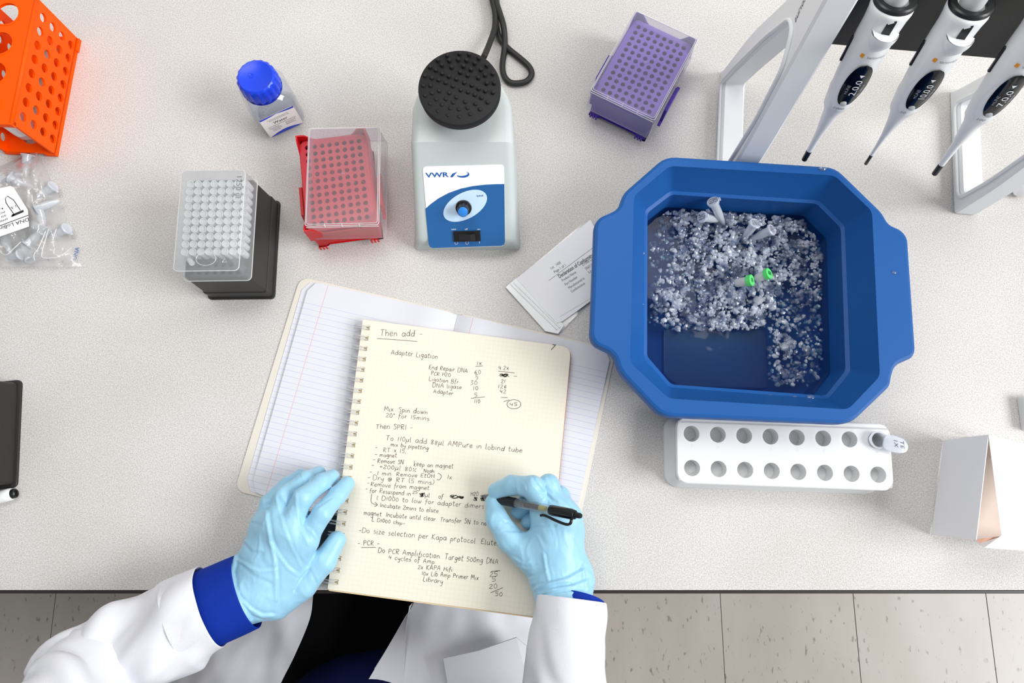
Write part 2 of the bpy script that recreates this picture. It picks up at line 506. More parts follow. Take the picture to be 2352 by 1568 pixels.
def rounded8(pts, z, r): return roundpoly(pl(pts, z), r, 4)
# shell: one surface from the outside foot, over the rim, down the stepped inside to the floor
ro = roundpoly(pl(outer, Z_RIM), [0.012, 0.012, 0.01, 0.01, 0.006, 0.012, 0.012, 0.006, 0.008, 0.006, 0.012, 0.012, 0.012, 0.012, 0.01, 0.008, 0.012, 0.012, 0.006, 0.012, 0.012], 4)
mb = MB()
# rolled rim skirt
mb.loft([[(x, y, Z_RIM - 0.016) for x, y in ro], [(x, y, Z_RIM - 0.004) for x, y in ro],
         [(x, y, Z_RIM - 0.0012) for x, y in inset(ro, 0.0012)], [(x, y, Z_RIM) for x, y in inset(ro, 0.004)]], False, False)
# rim top face with the opening cut out
bm = bmesh.new()
ri = rounded8(inner, Z_RIM, 0.006)
def bridge(outer_pts, inner_pts, zo, zi, more=()):
    """Faces of a ring between two closed outlines of different point counts."""
    from mathutils.geometry import tessellate_polygon
    a = [Vector((x, y, zo)) for x, y in outer_pts]; b = [Vector((x, y, zi)) for x, y in inner_pts]
    flat = tessellate_polygon([[Vector((p.x, p.y, 0)) for p in a], [Vector((p.x, p.y, 0)) for p in b]] + [[Vector((x, y, 0)) for x, y in m] for m in more])
    return a + b + [Vector((x, y, zi)) for m in more for x, y in m], [list(t) for t in flat]
bm.free()
v_, f_ = bridge(inset(ro, 0.004), ri, Z_RIM, Z_RIM); mb.add(v_, f_)
v8 = lambda pts, z, r: [(x, y, z) for x, y in rounded8(pts, z, r)]
rl = v8(ledge, Z_LEDGE, 0.005); rli = v8(ledge_in, Z_LEDGE, 0.004)
cen = sum((Vector(p) for p in rli), Vector()) / len(rli)
def shrink(ring, k, z): return [(cen.x + (p[0] - cen.x) * k, cen.y + (p[1] - cen.y) * k, z) for p in ring]
riv = [(x, y, Z_RIM) for x, y in ri]
lip = [tuple(Vector(a).lerp(Vector(b), 0.04)) for a, b in zip(riv, rl)]
mb.loft([riv, [(p[0], p[1], p[2] - 0.001) for p in lip], rl, [(p[0], p[1], Z_LEDGE - 0.002) for p in rli], shrink(rli, 0.985, 0.012), shrink(rli, 0.96, 0.006)], False, True)
# outside wall and foot
oi_ = [(x, y, Z_RIM - 0.004) for x, y in inset(ri, -0.006)]
cz = lambda k, z: [(cen.x + (p[0] - cen.x) * k, cen.y + (p[1] - cen.y) * k, z) for p in oi_]
mb.loft([cz(1.0, Z_RIM - 0.006), cz(0.93, 0.04), cz(0.9, 0.0)], False, True)
mb.build('basin', blue, tub, smooth=True, world=True, angle=28)

# water
def water_mat():
    m = bpy.data.materials.new('melt_water'); m.use_nodes = True
    nt = m.node_tree; nt.nodes.clear(); N = nt.nodes.new; L = nt.links.new
    out = N('ShaderNodeOutputMaterial'); tr = N('ShaderNodeBsdfTransparent'); tr.inputs[0].default_value = lin('#c0e0f0')
    gl = N('ShaderNodeBsdfGlossy'); gl.inputs['Roughness'].default_value = 0.04
    fr = N('ShaderNodeFresnel'); fr.inputs[0].default_value = 1.33
    tc = N('ShaderNodeTexCoord'); n = N('ShaderNodeTexNoise'); n.inputs['Scale'].default_value = 45; n.inputs['Detail'].default_value = 1
    L(tc.outputs['Object'], n.inputs['Vector'])
    bp = N('ShaderNodeBump'); bp.inputs['Strength'].default_value = 0.12; bp.inputs['Distance'].default_value = 0.004
    L(n.outputs['Fac'], bp.inputs['Height']); L(bp.outputs['Normal'], gl.inputs['Normal']); L(bp.outputs['Normal'], fr.inputs['Normal'])
    mx = N('ShaderNodeMixShader'); L(fr.outputs[0], mx.inputs[0]); L(tr.outputs[0], mx.inputs[1]); L(gl.outputs[0], mx.inputs[2])
    L(mx.outputs[0], out.inputs[0]); return m
wring = shrink(rli, 0.985 - 0.0005, Z_WATER)
wmb = MB(); k = 24
wmb.loft([[tuple(Vector(p).lerp(Vector((cen.x, cen.y, Z_WATER)), s)) for p in wring] for s in (0, 0.25, 0.5, 0.75)], False, True)
wo = wmb.build('melt_water', water_mat(), smooth=True)
tag(wo, 'dark blue melt water pooled in the blue ice tub', 'water', kind='stuff')
# a flat clear-frosted block under the water in the near left corner
mb = MB().prism(roundpoly(pl([(1524, 752), (1762, 754), (1766, 893), (1560, 890), (1524, 862)], 0.022), 0.004, 3), 0.0095, 0.0225, 0.002)
tag(mb.build('submerged_tray', clear('submerged', '#d4dff2', '#5f7ba8', 0.10, 0.2, 0.3)), 'flat see-through tray sunk under the melt water in the tub', 'tray')

# ---- crushed ice
def ice_mat():
    m = bpy.data.materials.new('crushed_ice'); m.use_nodes = True
    nt = m.node_tree; nt.nodes.clear(); N = nt.nodes.new; L = nt.links.new
    out = N('ShaderNodeOutputMaterial')
    tr = N('ShaderNodeBsdfTransparent'); tr.inputs[0].default_value = lin('#eef4fd')
    rf = N('ShaderNodeBsdfRefraction'); rf.inputs['Roughness'].default_value = 0.1; rf.inputs['IOR'].default_value = 1.2
    df = N('ShaderNodeBsdfDiffuse'); df.inputs[0].default_value = lin('#f4f8ff')
    tl = N('ShaderNodeBsdfTranslucent'); tl.inputs[0].default_value = lin('#f4f8ff')
    gl = N('ShaderNodeBsdfGlossy'); gl.inputs['Roughness'].default_value = 0.1
    m0 = N('ShaderNodeMixShader'); m0.inputs[0].default_value = 0.08
    L(tr.outputs[0], m0.inputs[1]); L(rf.outputs[0], m0.inputs[2])
    md = N('ShaderNodeMixShader'); md.inputs[0].default_value = 0.45
    L(df.outputs[0], md.inputs[1]); L(tl.outputs[0], md.inputs[2])
    tc = N('ShaderNodeTexCoord'); n = N('ShaderNodeTexNoise'); n.inputs['Scale'].default_value = 75; n.inputs['Detail'].default_value = 2
    L(tc.outputs['Object'], n.inputs['Vector'])
    rp = N('ShaderNodeMapRange'); rp.inputs[1].default_value = 0.42; rp.inputs[2].default_value = 0.66; rp.inputs[3].default_value = 0.06; rp.inputs[4].default_value = 0.8
    L(n.outputs['Fac'], rp.inputs[0])
    m1 = N('ShaderNodeMixShader'); L(rp.outputs[0], m1.inputs[0]); L(m0.outputs[0], m1.inputs[1]); L(md.outputs[0], m1.inputs[2])
    lw = N('ShaderNodeLayerWeight'); lw.inputs[0].default_value = 0.5
    pw = N('ShaderNodeMath'); pw.operation = 'POWER'; pw.inputs[1].default_value = 3.0; L(lw.outputs['Facing'], pw.inputs[0])
    mu = N('ShaderNodeMath'); mu.operation = 'MULTIPLY_ADD'; mu.inputs[1].default_value = 0.5; mu.inputs[2].default_value = 0.06; L(pw.outputs[0], mu.inputs[0])
    m2 = N('ShaderNodeMixShader'); L(mu.outputs[0], m2.inputs[0]); L(m1.outputs[0], m2.inputs[1]); L(gl.outputs[0], m2.inputs[2])
    L(m2.outputs[0], out.inputs[0]); return m
def point_in(poly, x, y):
    c = False; j = len(poly) - 1
    for i in range(len(poly)):
        xi, yi = poly[i]; xj, yj = poly[j]
        if (yi > y) != (yj > y) and x < (xj - xi) * (y - yi) / (yj - yi) + xi: c = not c
        j = i
    return c
ICE_AREA = [(1520, 482), (1600, 474), (1690, 474), (1800, 486), (1850, 500), (1876, 545), (1890, 600), (1893, 780), (1888, 850), (1862, 889), (1790, 890), (1760, 870), (1764, 757), (1530, 757), (1488, 740), (1486, 525)]
# how thick and how tall the ice lies: (x, y, radius, weight)
BLOBS = [(1640, 590, 75, 1.0), (1560, 560, 40, .35), (1720, 550, 60, .8), (1830, 530, 50, .6), (1770, 600, 55, .8), (1690, 700, 60, 1.0), (1740, 700, 50, .9), (1610, 690, 60, .7),
         (1520, 690, 28, .8), (1500, 640, 20, .5), (1560, 660, 40, .5), (1800, 680, 60, .6), (1850, 620, 50, .45), (1870, 560, 30, .5), (1800, 790, 30, .7), (1810, 860, 35, .6), (1850, 800, 40, .3),
         (1600, 500, 60, .7), (1700, 490, 70, .7), (1790, 505, 50, .7), (1560, 720, 50, .35), (1650, 740, 60, .4), (1500, 560, 22, .3), (1560, 490, 30, .55), (1860, 700, 40, .3), (1505, 850, 16, .3), (1620, 530, 60, .8)]
HOLES_ = [(1540, 545, 22), (1515, 610, 18), (1590, 655, 16), (1590, 690, 20), (1700, 650, 10), (1805, 695, 22), (1850, 720, 25), (1640, 640, 8)]
def ice_w(px, py):
    s = sum(wt * math.exp(-((px - x) ** 2 + (py - y) ** 2) / (2 * (r * .62) ** 2)) for x, y, r, wt in BLOBS)
    for x, y, r in HOLES_: s *= 1 - math.exp(-((px - x) ** 2 + (py - y) ** 2) / (2 * (r * .7) ** 2))
    return min(1.0, s)
ico = bmesh.new(); bmesh.ops.create_icosphere(ico, subdivisions=1, radius=1.0)
iv = [v.co.copy() for v in ico.verts]; ifc = [[v.index for v in f.verts] for f in ico.faces]; ico.free()
rng = random.Random(11)
ice_lim = inset([(p[0], p[1]) for p in shrink(rli, 0.975, 0)], .0035)
imb = MB()
def chunk(c, r):
    ax = [rng.uniform(.65, 1.25) for _ in range(3)]; s = rng.uniform(0, 99)
    rot = Matrix.Rotation(rng.uniform(0, 6.3), 3, (rng.uniform(-1, 1), rng.uniform(-1, 1), rng.uniform(-1, 1.01)))
    k = len(imb.v)
    for v in iv:
        q = rot @ Vector((v.x * ax[0], v.y * ax[1], v.z * ax[2]))
        q *= r * (1 + 0.38 * noise.noise(q * 1.3 + Vector((s, s, s))))
        imb.v.append((c.x + q.x, c.y + q.y, c.z + q.z))
    imb.f.extend([[i + k for i in f] for f in ifc])
n = 0
while n < 6000:
    x, y = rng.uniform(1492, 1888), rng.uniform(476, 886)
    if not point_in(ICE_AREA, x, y): continue
    wt = ice_w(x, y)
    cl = 0.42 + 1.5 * noise.noise(Vector((x * .045, y * .045, 3)))
    if rng.random() > (0.05 + wt * max(.06, cl)): continue
    r = rng.choice((0.0013, 0.0018, 0.0018, 0.0024, 0.0024, 0.0032)) * rng.uniform(.8, 1.2)
    if rng.random() < .012: r *= 1.9
    z = Z_WATER - 0.0016 + rng.random() * wt * 0.010 + rng.uniform(-.002, .001)
    c_ = P(x, y, z)
    if not point_in(ice_lim, c_.x, c_.y): n += .2; continue
    chunk(c_, r); n += 1
# a loose ice lip along the far and right-hand edge, and a few splinters near the left corner
tag(imb.build('crushed_ice', ice_mat()), 'heap of crushed ice floating in the blue tub', 'ice', kind='stuff')

# ---- droplets on the tub
drop_m = clear('droplet', '#ffffff', '#dceaff', 0.10, 0.03, 0.6, 0.3)
for i, (x, y, r, z) in enumerate([(1889, 387, .0042, Z_RIM), (2053, 626, .0026, Z_RIM), (1950, 594, .0028, Z_LEDGE), (1952, 664, .0022, Z_LEDGE), (1814, 453, .0018, Z_LEDGE),
                     (1476, 581, .0024, Z_LEDGE + .002), (1475, 698, .0016, Z_LEDGE + .002), (1768, 910, .003, Z_LEDGE), (1825, 913, .0028, Z_LEDGE), (1862, 914, .0046, Z_LEDGE)]):
    c = P(x, y, z)
    mb = MB(); mb.lathe([(r * math.cos(R(a)) * (1 if a > 0 else .96), r * .55 * math.sin(R(a))) for a in (0, 20, 45, 68, 85)], 12, frame(c, (1.15, 0, 0), (0, .9, 0), (0, 0, 1)))
    tag(mb.build('water_droplet', drop_m, smooth=True), ['water droplet on the far rim of the blue tub', 'water droplet on the flat right handle of the tub', 'upper water droplet on the right inner ledge of the tub', 'lower water droplet on the right inner ledge of the tub', 'tiny water droplet on the far inner ledge of the tub', 'water droplet on the left inner ledge, the higher one', 'water droplet on the left inner ledge, the lower tiny one', 'leftmost of three water droplets on the near inner ledge', 'middle of three water droplets on the near inner ledge', 'largest water droplet, rightmost on the near inner ledge'][i], 'droplet', 'water droplets on the blue tub')

# ---- tubes in the ice
tube_m = clear('tube_plastic', '#fbfdff', '#fafcff', 0.5, 0.12, 0.5, 0.3)
cap_m = clear('cap_plastic', '#f4f8ff', '#f7faff', 0.62, 0.15, 0.5, 0.3)
ink_m = mat('ink_black', '#20242e', 0.5)
def axis_frame(a, b):
    a, b = Vector(a), Vector(b); ez = (b - a).normalized()
    ex = Vector((1, 0, 0)) - ez * ez.x
    ex.normalize(); ey = ez.cross(ex)
    return frame(a, ex, ey, ez), (b - a).length
def scrawl(mb, T, w, h, rows, seed, wid, z):
    rr = random.Random(seed)
    for k in range(rows):
        y = h * (0.5 - (k + .5) / rows); x = -w / 2
        while x < w / 2:
            d = w * rr.uniform(.1, .22)
            pts = [T(x + d * t / 4 + rr.uniform(-.1, .1) * d, y + rr.uniform(-.5, .5) * h / rows * .8, z) for t in range(5)]
            ribbon(mb, pts, wid, (T(0, 0, 1) - T(0, 0, 0))); x += d * 1.25
def microtube(name, a, b, label, cat='tube', group=None, ink=True, seed=0, scale=1.0, parts=True):
    T, L_ = axis_frame(a, b)
    t = thing(name, label, cat, a, 0, group)
    r = 0.0052 * scale
    MB().lathe([(r * .3, 0), (r * .45, .001), (r * .62, L_ * .18), (r * .95, L_ * .5), (r, L_ * .9), (r * 1.28, L_ * .905), (r * 1.28, L_ * .95), (r * .92, L_ * .95), (r * .85, L_ * .5), (r * .4, L_ * .1)], 18, T, True, False).build('tube_body', tube_m, t, smooth=True, world=True, angle=50)
    if not parts: return t, T, L_, r
    mb = MB().lathe([(r * .85, L_ * .88), (r * .85, L_ * .953), (r * 1.36, L_ * .956), (r * 1.4, L_ * .965), (r * 1.38, L_), (r * 1.25, L_ + .0006), (r * 1.0, L_ + .0002)], 20, T)
    mb.box(r * 1.2, r * 1.75, -r * .4, r * .4, L_ * .95, L_ + .0002, 0.0003, T)
    c = mb.build('cap', cap_m, t, smooth=True, world=True, angle=40)
    if ink:
        mb = MB(); scrawl(mb, T, r * 1.7, r * 1.5, 3, seed, .0005, L_ + .0009)
        o = mb.build('marker_writing', ink_m, c, world=True)
    return t, T, L_, r
for i, (cx_, cy_, cz_, tx_, ty_, tz_, lab) in enumerate([
    (1637, 462, .066, 1663, 516, .033, 'capped microtube leaning against the far wall of the ice tub'),
    (1612, 498, .053, 1655, 507, .034, 'capped microtube with inked lid lying leftmost in the ice'),
    (1735, 512, .060, 1706, 549, .033, 'capped microtube in the ice, left one of the crossed pair'),
    (1773, 527, .055, 1722, 551, .033, 'capped microtube in the ice with its lid turned right')]):
    microtube('microtube', P(tx_, ty_, tz_), P(cx_, cy_, cz_), lab, 'tube', 'clear microtubes stuck in the ice', True, i)
microtube('microtube', P(1731, 703, .034), P(1752, 683, .040), 'small bare tube half buried in the ice below the green lids', 'tube', 'clear microtubes stuck in the ice', False, 9, 0.75, False)
green = mat('lid_green', '#5fd873', 0.4, spec=0.4)
white_fr = clear('vial_plastic', '#ffffff', '#f4f6f6', 0.72, 0.2, 0.4)
for (bx, by, bz, cx_, cy_, cz_, lab, sd) in ((1690, 650, .043, 1728, 643, .056, 'green lidded vial lying in the ice, the nearer of two', 3), (1737, 640, .043, 1768, 627, .056, 'green lidded vial lying in the ice, the farther of two', 4)):
    a, b = P(bx, by, bz), P(cx_, cy_, cz_)
    T, L_ = axis_frame(a, b)
    v = thing('reagent_vial', lab, 'vial', a, 0, 'green lidded vials in the ice')
    MB().lathe([(.003, -.001), (.0045, 0), (.0052, .002), (.0052, L_ * .7), (.0046, L_ * .75)], 18, T).build('vial_body', white_fr, v, smooth=True, world=True, angle=40)
    lid = MB().lathe([(.0063, L_ * .68), (.0068, L_ * .7), (.0068, L_ - .0006), (.0062, L_), (.0056, L_), (.0054, L_ - .0003)], 22, T).build('lid', green, v, smooth=True, world=True, angle=35)
    mb = MB(); scrawl(mb, T, .0055, .005, 3, sd, .0006, L_ + .0002)
    mb.build('marker_writing', mat('ink_green', '#1d5a35', .5), lid, world=True)
# ================================================================ tip racks, tip box, bottle, orange rack
lid_clear = clear('rack_lid', '#f2f2f6', '#eceaf0', 0.20, 0.12, 0.35, 0.06)
lid_frost = clear('box_lid', '#f4f6f8', '#f3f5f6', 0.30, 0.18, 0.35, 0.06)
def grid_pose(tl, tr, br, bl, z):
    a, b, c, d = [P(x, y, z) for x, y in (tl, tr, br, bl)]
    o = (a + b + c + d) / 4; ex = ((b - a) + (c - d)).normalized()
    return o, math.atan2(ex.y, ex.x)
def tip_rack(label, base_label, deck, lid_quad, hexc, hexdark, zd=0.050, seed=0):
    o, ang = grid_pose(*deck, zd)
    body = mat('rack_' + hexc, hexc, 0.38, spec=0.4)
    rk = thing('tip_rack', label, 'tip rack', (o.x, o.y, 0), ang, 'coloured pipette tip racks')
    W, L_ = 0.086, 0.125
    # shell with raised corner ears: wall height varies along the rim
    ring = []
    for side, (x0, y0, x1, y1) in enumerate(((-W/2, -L_/2, W/2, -L_/2), (W/2, -L_/2, W/2, L_/2), (W/2, L_/2, -W/2, L_/2), (-W/2, L_/2, -W/2, -L_/2))):
        for k in range(24):
            t = k / 24; ring.append((x0 + (x1 - x0) * t, y0 + (y1 - y0) * t, side, t))
    def ht(side, t):
        e = min(t, 1 - t)
        if side in (0, 2):
            s = max(0, min(1, (e - 0.10) / 0.16)); s = s * s * (3 - 2 * s)
            return 0.060 - 0.014 * s
        return 0.060 - 0.012 * max(0, min(1, (e - .06) / .1))
    mb = MB()
    def wallring(d, zf): return [((x - math.copysign(d, x) if abs(abs(x) - W/2) < 1e-6 else x), (y - math.copysign(d, y) if abs(abs(y) - L_/2) < 1e-6 else y), zf(s, t)) for x, y, s, t in ring]
    def foot(s, t):
        e = min(t, 1 - t); return 0.0 if e < .16 else (0.006 if e > .2 else .006 * (e - .16) / .04)
    mb.loft([wallring(0.0022, foot), wallring(-0.0034, foot), wallring(-0.0034, lambda s, t: 0.0265), wallring(-0.0008, lambda s, t: 0.0285), wallring(0.001, ht), wallring(0.0028, ht), wallring(0.004, lambda s, t: 0.008)], False, True)
    base = mb.build('base', body, rk, smooth=True, angle=30)
    # side clips
    for sx in (-1, 1):
        pts = [(-.030, .006), (-.024, .006), (-.018, .022), (.018, .022), (.024, .006), (.030, .006), (.030, .003), (-.030, .003)]
        MB().prism(pts, 0, .004, 0.0006, frame((sx * (W/2 + .0028), -.012, .014), (0, 1, 0), (0, 0, 1), (sx, 0, 0))).build('side_clip', body, base)
        for sy in (-1, 1):
            m2 = MB()
            for q in range(3): m2.box(-.0012, .0012, 0, .009, 0, .0012, 0.0003, frame((sx * (W/2 - .007 - q * .004), sy * (L_/2 + .0034), .008), (1, 0, 0), (0, 0, 1), (0, sy, 0)))
            m2.build('corner_rib', body, base)
    # deck with 96 real holes and cut corners
    mb = MB()
    mb.holed(8, 12, .009, .009, .0029, .003, .0, .0, IDT, 16, None)
    q = [(-.036, -.054), (.036, -.054), (.036, .054), (-.036, .054)]
    c = .005; o8 = [(-.041 + c, -.059), (.041 - c, -.059), (.041, -.059 + c), (.041, .059 - c), (.041 - c, .059), (-.041 + c, .059), (-.041, .059 - c), (-.041, -.059 + c)]
    q8 = [(-.036, -.054), (.036, -.054), (.036, -.054), (.036, .054), (.036, .054), (-.036, .054), (-.036, .054), (-.036, -.054)]
    mb.loft([[(x, y, 0) for x, y in q8], [(x, y, 0) for x, y in inset(o8, .0006)], [(x, y, -.0008) for x, y in o8], [(x, y, -.006) for x, y in o8]], False, False)
    d = mb.build('tip_deck', mat('deck_' + hexdark, hexdark, 0.4), rk); d.location = (0, 0, zd)
    # see-through hinged lid
    lo, la = grid_pose(*lid_quad, 0.073)
    lid = bpy.data.objects.new('lid', None)
    m = MB(); LW, LL, top, bot = .086, .1235, .073, .031
    rr = lambda dx, r: rrect(LW + dx, LL + dx, r, 4)
    m.loft([[(x, y, bot) for x, y in rr(.001, .003)], [(x, y, bot) for x, y in rr(.003, .004)], [(x, y, bot + .004) for x, y in rr(.003, .004)], [(x, y, bot + .0045) for x, y in rr(.0008, .003)], [(x, y, top - .0015) for x, y in rr(-.002, .003)], [(x, y, top) for x, y in rr(-.0045, .002)]], False, True)
    lid = m.build('lid', lid_clear, rk, smooth=True, angle=35)
    dv = Matrix.Rotation(-ang, 3, 'Z') @ Vector((lo.x - o.x, lo.y - o.y, 0))
    lid.location = dv; lid.rotation_euler = (0, 0, la - ang)
    e_ = MB()
    for z_, dd in ((top - .0006, -.004), (top - .002, -.0008)):
        e_.tube([(x, y, z_) for x, y in rr(dd, .003)] + [(rr(dd, .003)[0][0], rr(dd, .003)[0][1], z_)], .00045, 5, False)
    for xx in (-.020, 0, .020): e_.tube([(xx, -LL/2 + .0022, top), (xx, -LL/2 - .0004, top - .0045)], .0006, 5)
    e_.tube([(-LW/2 + .001, -LL/2 - .0002, top - .0052), (LW/2 - .001, -LL/2 - .0002, top - .0052)], .0005, 5)
    e_.build('lid_edge', clear('lid_edge', '#ffffff', '#ffffff', .75, .2, .4), lid)
    MB().lathe([(.0022, 0), (.0022, .0005), (.0014, .0007), (.001, .0003)], 14, frame((0, .002, top), (1, 0, 0), (0, 1, 0))).build('gate_mark', lid_clear, lid, smooth=True)
    return rk
tip_rack('purple pipette tip rack under a clear lid, beside the pipette stand', '', ((1466.8, 64.6), (1569.4, 112.8), (1491.3, 253.7), (1386.7, 203.9)),
         ((1460.5, 15), (1612, 84), (1505, 284), (1348, 207)), '#43279c', '#7f62c4')
tip_rack('red pipette tip rack with its clear lid sitting askew', '', ((706.8, 340), (824.3, 325), (841.7, 496.7), (721.5, 513.3)),
         ((693, 283), (877, 282), (884, 522), (696, 529)), '#c8131c', '#bf1f33')

# ---- tall tip box with frosted lid
b0, b1, b2 = P(475, 689, 0), P(636, 687, 0), P(649, 462, 0)
ex = (b1 - b0).normalized(); L_ = (b2 - b1).length; W = (b1 - b0).length
ang = math.atan2(ex.y, ex.x); oc = b0 + ex * (W / 2) + Vector((-ex.y, ex.x, 0)) * (L_ / 2)
tb = thing('tip_box', 'tall pipette tip box with a black base and frosted clear lid', 'tip box', (oc.x, oc.y, 0), ang)
blk = mat('box_black', '#2b2a29', 0.45, spec=0.4, bump=0.25, bump_scale=1500)
W = W - .004; L_ = max(L_, .118)
rr = lambda d, r, z: [(x, y, z) for x, y in rrect(W - d, L_ - d, r, 4)]
mb = MB().loft([rr(.004, .003, 0), rr(0, .005, 0), rr(0, .005, .0025), rr(.0008, .005, .0032), rr(.004, .004, .0034), rr(.0045, .004, .022), rr(.0062, .004, .0226), rr(.010, .004, .074), rr(.013, .003, .074), rr(.015, .003, .060)], True, False)
base = mb.build('box_base', blk, tb, smooth=True, angle=30)
DK = 0.070
deck = MB().holed(8, 12, .009, .009, .0030, .003, .0008, .0015, IDT, 16).build('tip_deck', mat('deck_slate', '#3d4450', 0.5), tb); deck.location = (0, -.001, DK)
LT = 0.104
mb = MB().loft([rr(.008, .005, .071), rr(.0065, .005, .071), rr(.007, .005, .0725), rr(.0085, .005, .073), rr(.0105, .005, LT - .0035), rr(.012, .005, LT - .0012), rr(.016, .004, LT)], False, True)
lid = mb.build('lid', lid_frost, tb, smooth=True, angle=30)
e_ = MB()
for z_, dd in ((.0716, .0062), (LT - .0022, .0112)):
    q = rr(dd, .005, z_); e_.tube(q + [q[0]], .0005, 5, False)
e_.build('lid_edge', clear('lid_edge', '#ffffff', '#ffffff', .75, .2, .4), lid)
mb = MB(); put_text(mb, '1250 ul', frame((.0275, .052, LT + .0003), (0, -1, 0), (1, 0, 0)), .0085, fit=.0275)
mb.build('printed_volume', mat('grey_print', '#6f747a', .6), lid)
mb = MB().tube([(math.cos(R(a)) * .011, -.046 + math.sin(R(a)) * .0075, LT + .0003) for a in range(0, 361, 20)], .0003, 4, False)
mb.tube([(.018, -.050, LT + .0003), (.0205, -.046, LT + .0003), (.023, -.050, LT + .0003), (.018, -.050, LT + .0003)], .0003, 4, False)
mb.build('moulded_mark', clear('lid_edge', '#ffffff', '#ffffff', .75, .2, .4), lid)
tip_m = clear('tip_plastic', '#ffffff', '#fbfcfb', 0.93, 0.35, 0.15)
prof = [(.0006, -.045), (.0022, -.018), (.0027, 0), (.0027, .0), (.0034, .001), (.0041, .004), (.0042, .019), (.0036, .019), (.0034, .006), (.0024, .0)]
tip0 = MB().lathe(prof, 12, IDT, False, False)
tip0.lathe([(.0036, .0172), (.0036, .0174)], 12, IDT, False, True)
first = None
TM = Matrix.Translation(oc) @ Matrix.Rotation(ang, 4, 'Z')
for j in range(2, 12):
    for i in range(8):
        if first is None: o = tip0.build('pipette_tip', tip_m, None, smooth=True, angle=50); first = o
        else: o = link('pipette_tip', first.data)
        o.matrix_world = TM @ Matrix.Translation(((i - 3.5) * .009, (j - 5.5) * .009 - .001, DK + .0005))
        tag(o, 'frosted pipette tip standing in rows under the tip box lid', 'pipette tip', 'tips standing in the tall tip box')
o = link('pipette_tip', first.data)
o.matrix_world = TM @ Matrix.Translation((-.0275, -.041, DK + .012)) @ Matrix.Rotation(R(62), 4, (0.62, 0.6, 0)) @ Matrix.Translation((0, 0, -.008)) @ Matrix.Scale(.72, 4)
tag(o, 'loose pipette tip tipped over at the empty end of the tip box', 'pipette tip')

# ---- water bottle
bc = P(642, 262, 0)
bt = thing('water_bottle', 'small clear bottle of water with a ribbed blue screw cap', 'bottle', bc, R(27))
def bottle_mat():
    return clear('bottle_clear', '#fafcff', '#ffffff', 0.16, 0.04, 0.55, 0.3)
sq = lambda wd, r, z: [(x, y, z) for x, y in rrect(wd, wd, r, 6)]
# neck stays round: blend rounded square into circle
rings = [sq(.050, .014, .0), sq(.056, .016, .0015), sq(.058, .016, .004), sq(.058, .016, .050), sq(.056, .020, .056), sq(.048, .022, .062), sq(.041, .0204, .065), sq(.039, .0194, .069)]
MB().loft(rings, True, False).build('bottle_body', bottle_mat(), bt, smooth=True, angle=60)
rings = [sq(.0535, .014, .002), sq(.0545, .014, .005), sq(.0545, .014, .036)]
MB().loft(rings, True, True).build('water', clear('bottle_water', '#f4f7fb', '#ffffff', .08, .02, .5, .2), bt, smooth=True, angle=40)
cp = mat('cap_blue', '#1240d8', 0.3, spec=0.5)
n = 72; rings = []
for z, rad, k in ((.064, .0225, 0), (.0645, .0232, 1), (.067, .0238, 1), (.083, .0226, 1), (.085, .0218, .3), (.0862, .0205, 0), (.0862, .0196, 0), (.0858, .019, 0)):
    rings.append([((rad + (.0012 * k if (i // 2) % 2 else 0)) * math.cos(2 * math.pi * i / n), (rad + (.0012 * k if (i // 2) % 2 else 0)) * math.sin(2 * math.pi * i / n), z) for i in range(n)])
cap = MB().loft(rings, True, True).build('cap', cp, bt, smooth=True, angle=35)
MB().lathe([(.0034, .0857), (.0032, .0864), (.0022, .0864), (.0018, .0860)], 16, frame((-.004, .003, 0), (1, 0, 0), (0, 1, 0))).build('cap_mark', cp, cap, smooth=True, angle=35)
MB().lathe([(.0236, .0612), (.0242, .0616), (.0242, .063), (.0232, .0634)], 40).build('cap_ring', mat('cap_ring', '#0f2fa8', .35), bt, smooth=True, angle=40)
TL = frame((0, -.02935, 0.006), (1, 0, 0), (0, 0, 1), (0, -1, 0))
lab_ = MB().prism(roundpoly([(-.023, .0), (.023, .0), (.023, .042), (-.023, .042)], .003, 3), 0, .0002, 0, TL).build('label', mat('label_white', '#f4f4f4', .5), bt)
mb = MB(); n = 14
for y0, y1, sg in ((.042, .0385, 1), (0.0, .006, -1)):
    top = [(-.0225 + .045 * i / n, y0) for i in range(n + 1)]
    bot = [(-.0225 + .045 * i / n, y0 + (y1 - y0) * (math.sin(math.pi * i / n) if sg < 0 else abs(math.cos(math.pi * i / n)) * .8 + .2)) for i in range(n + 1)]
    for i in range(n): mb.poly([TL(*top[i], .0003), TL(*top[i + 1], .0003), TL(*bot[i + 1], .0003), TL(*bot[i], .0003)])
    mb.build('label_band', mat('label_blue', '#2846c8', .45), lab_); mb = MB()
mb = MB(); TT = lambda x, y: TL(x, y, .0004)
put_text(mb, 'Water', TT, .0075, 0, .0235, .5, fit=.019)
mb.build('label_word', mat('label_ink', '#2a2a2e', .6), lab_)
mb = MB()
for yy, a, b in ((.0345, -.015, .013), (.032, -.013, .014), (.0205, -.018, .018), (.0175, -.018, -.006), (.015, -.016, -.005), (.0125, -.015, -.004), (.010, -.014, -.005), (.0175, .004, .017), (.015, .004, .014), (.0125, .004, .015)):
    x = a
    while x < b:
        d = random.uniform(.001, .003); ribbon(mb, [TT(x, yy), TT(x + d, yy)], .0008, TL(0, 0, 1) - TL(0, 0, 0)); x += d + .0006
mb.build('label_print', mat('label_grey', '#77787c', .6), lab_)

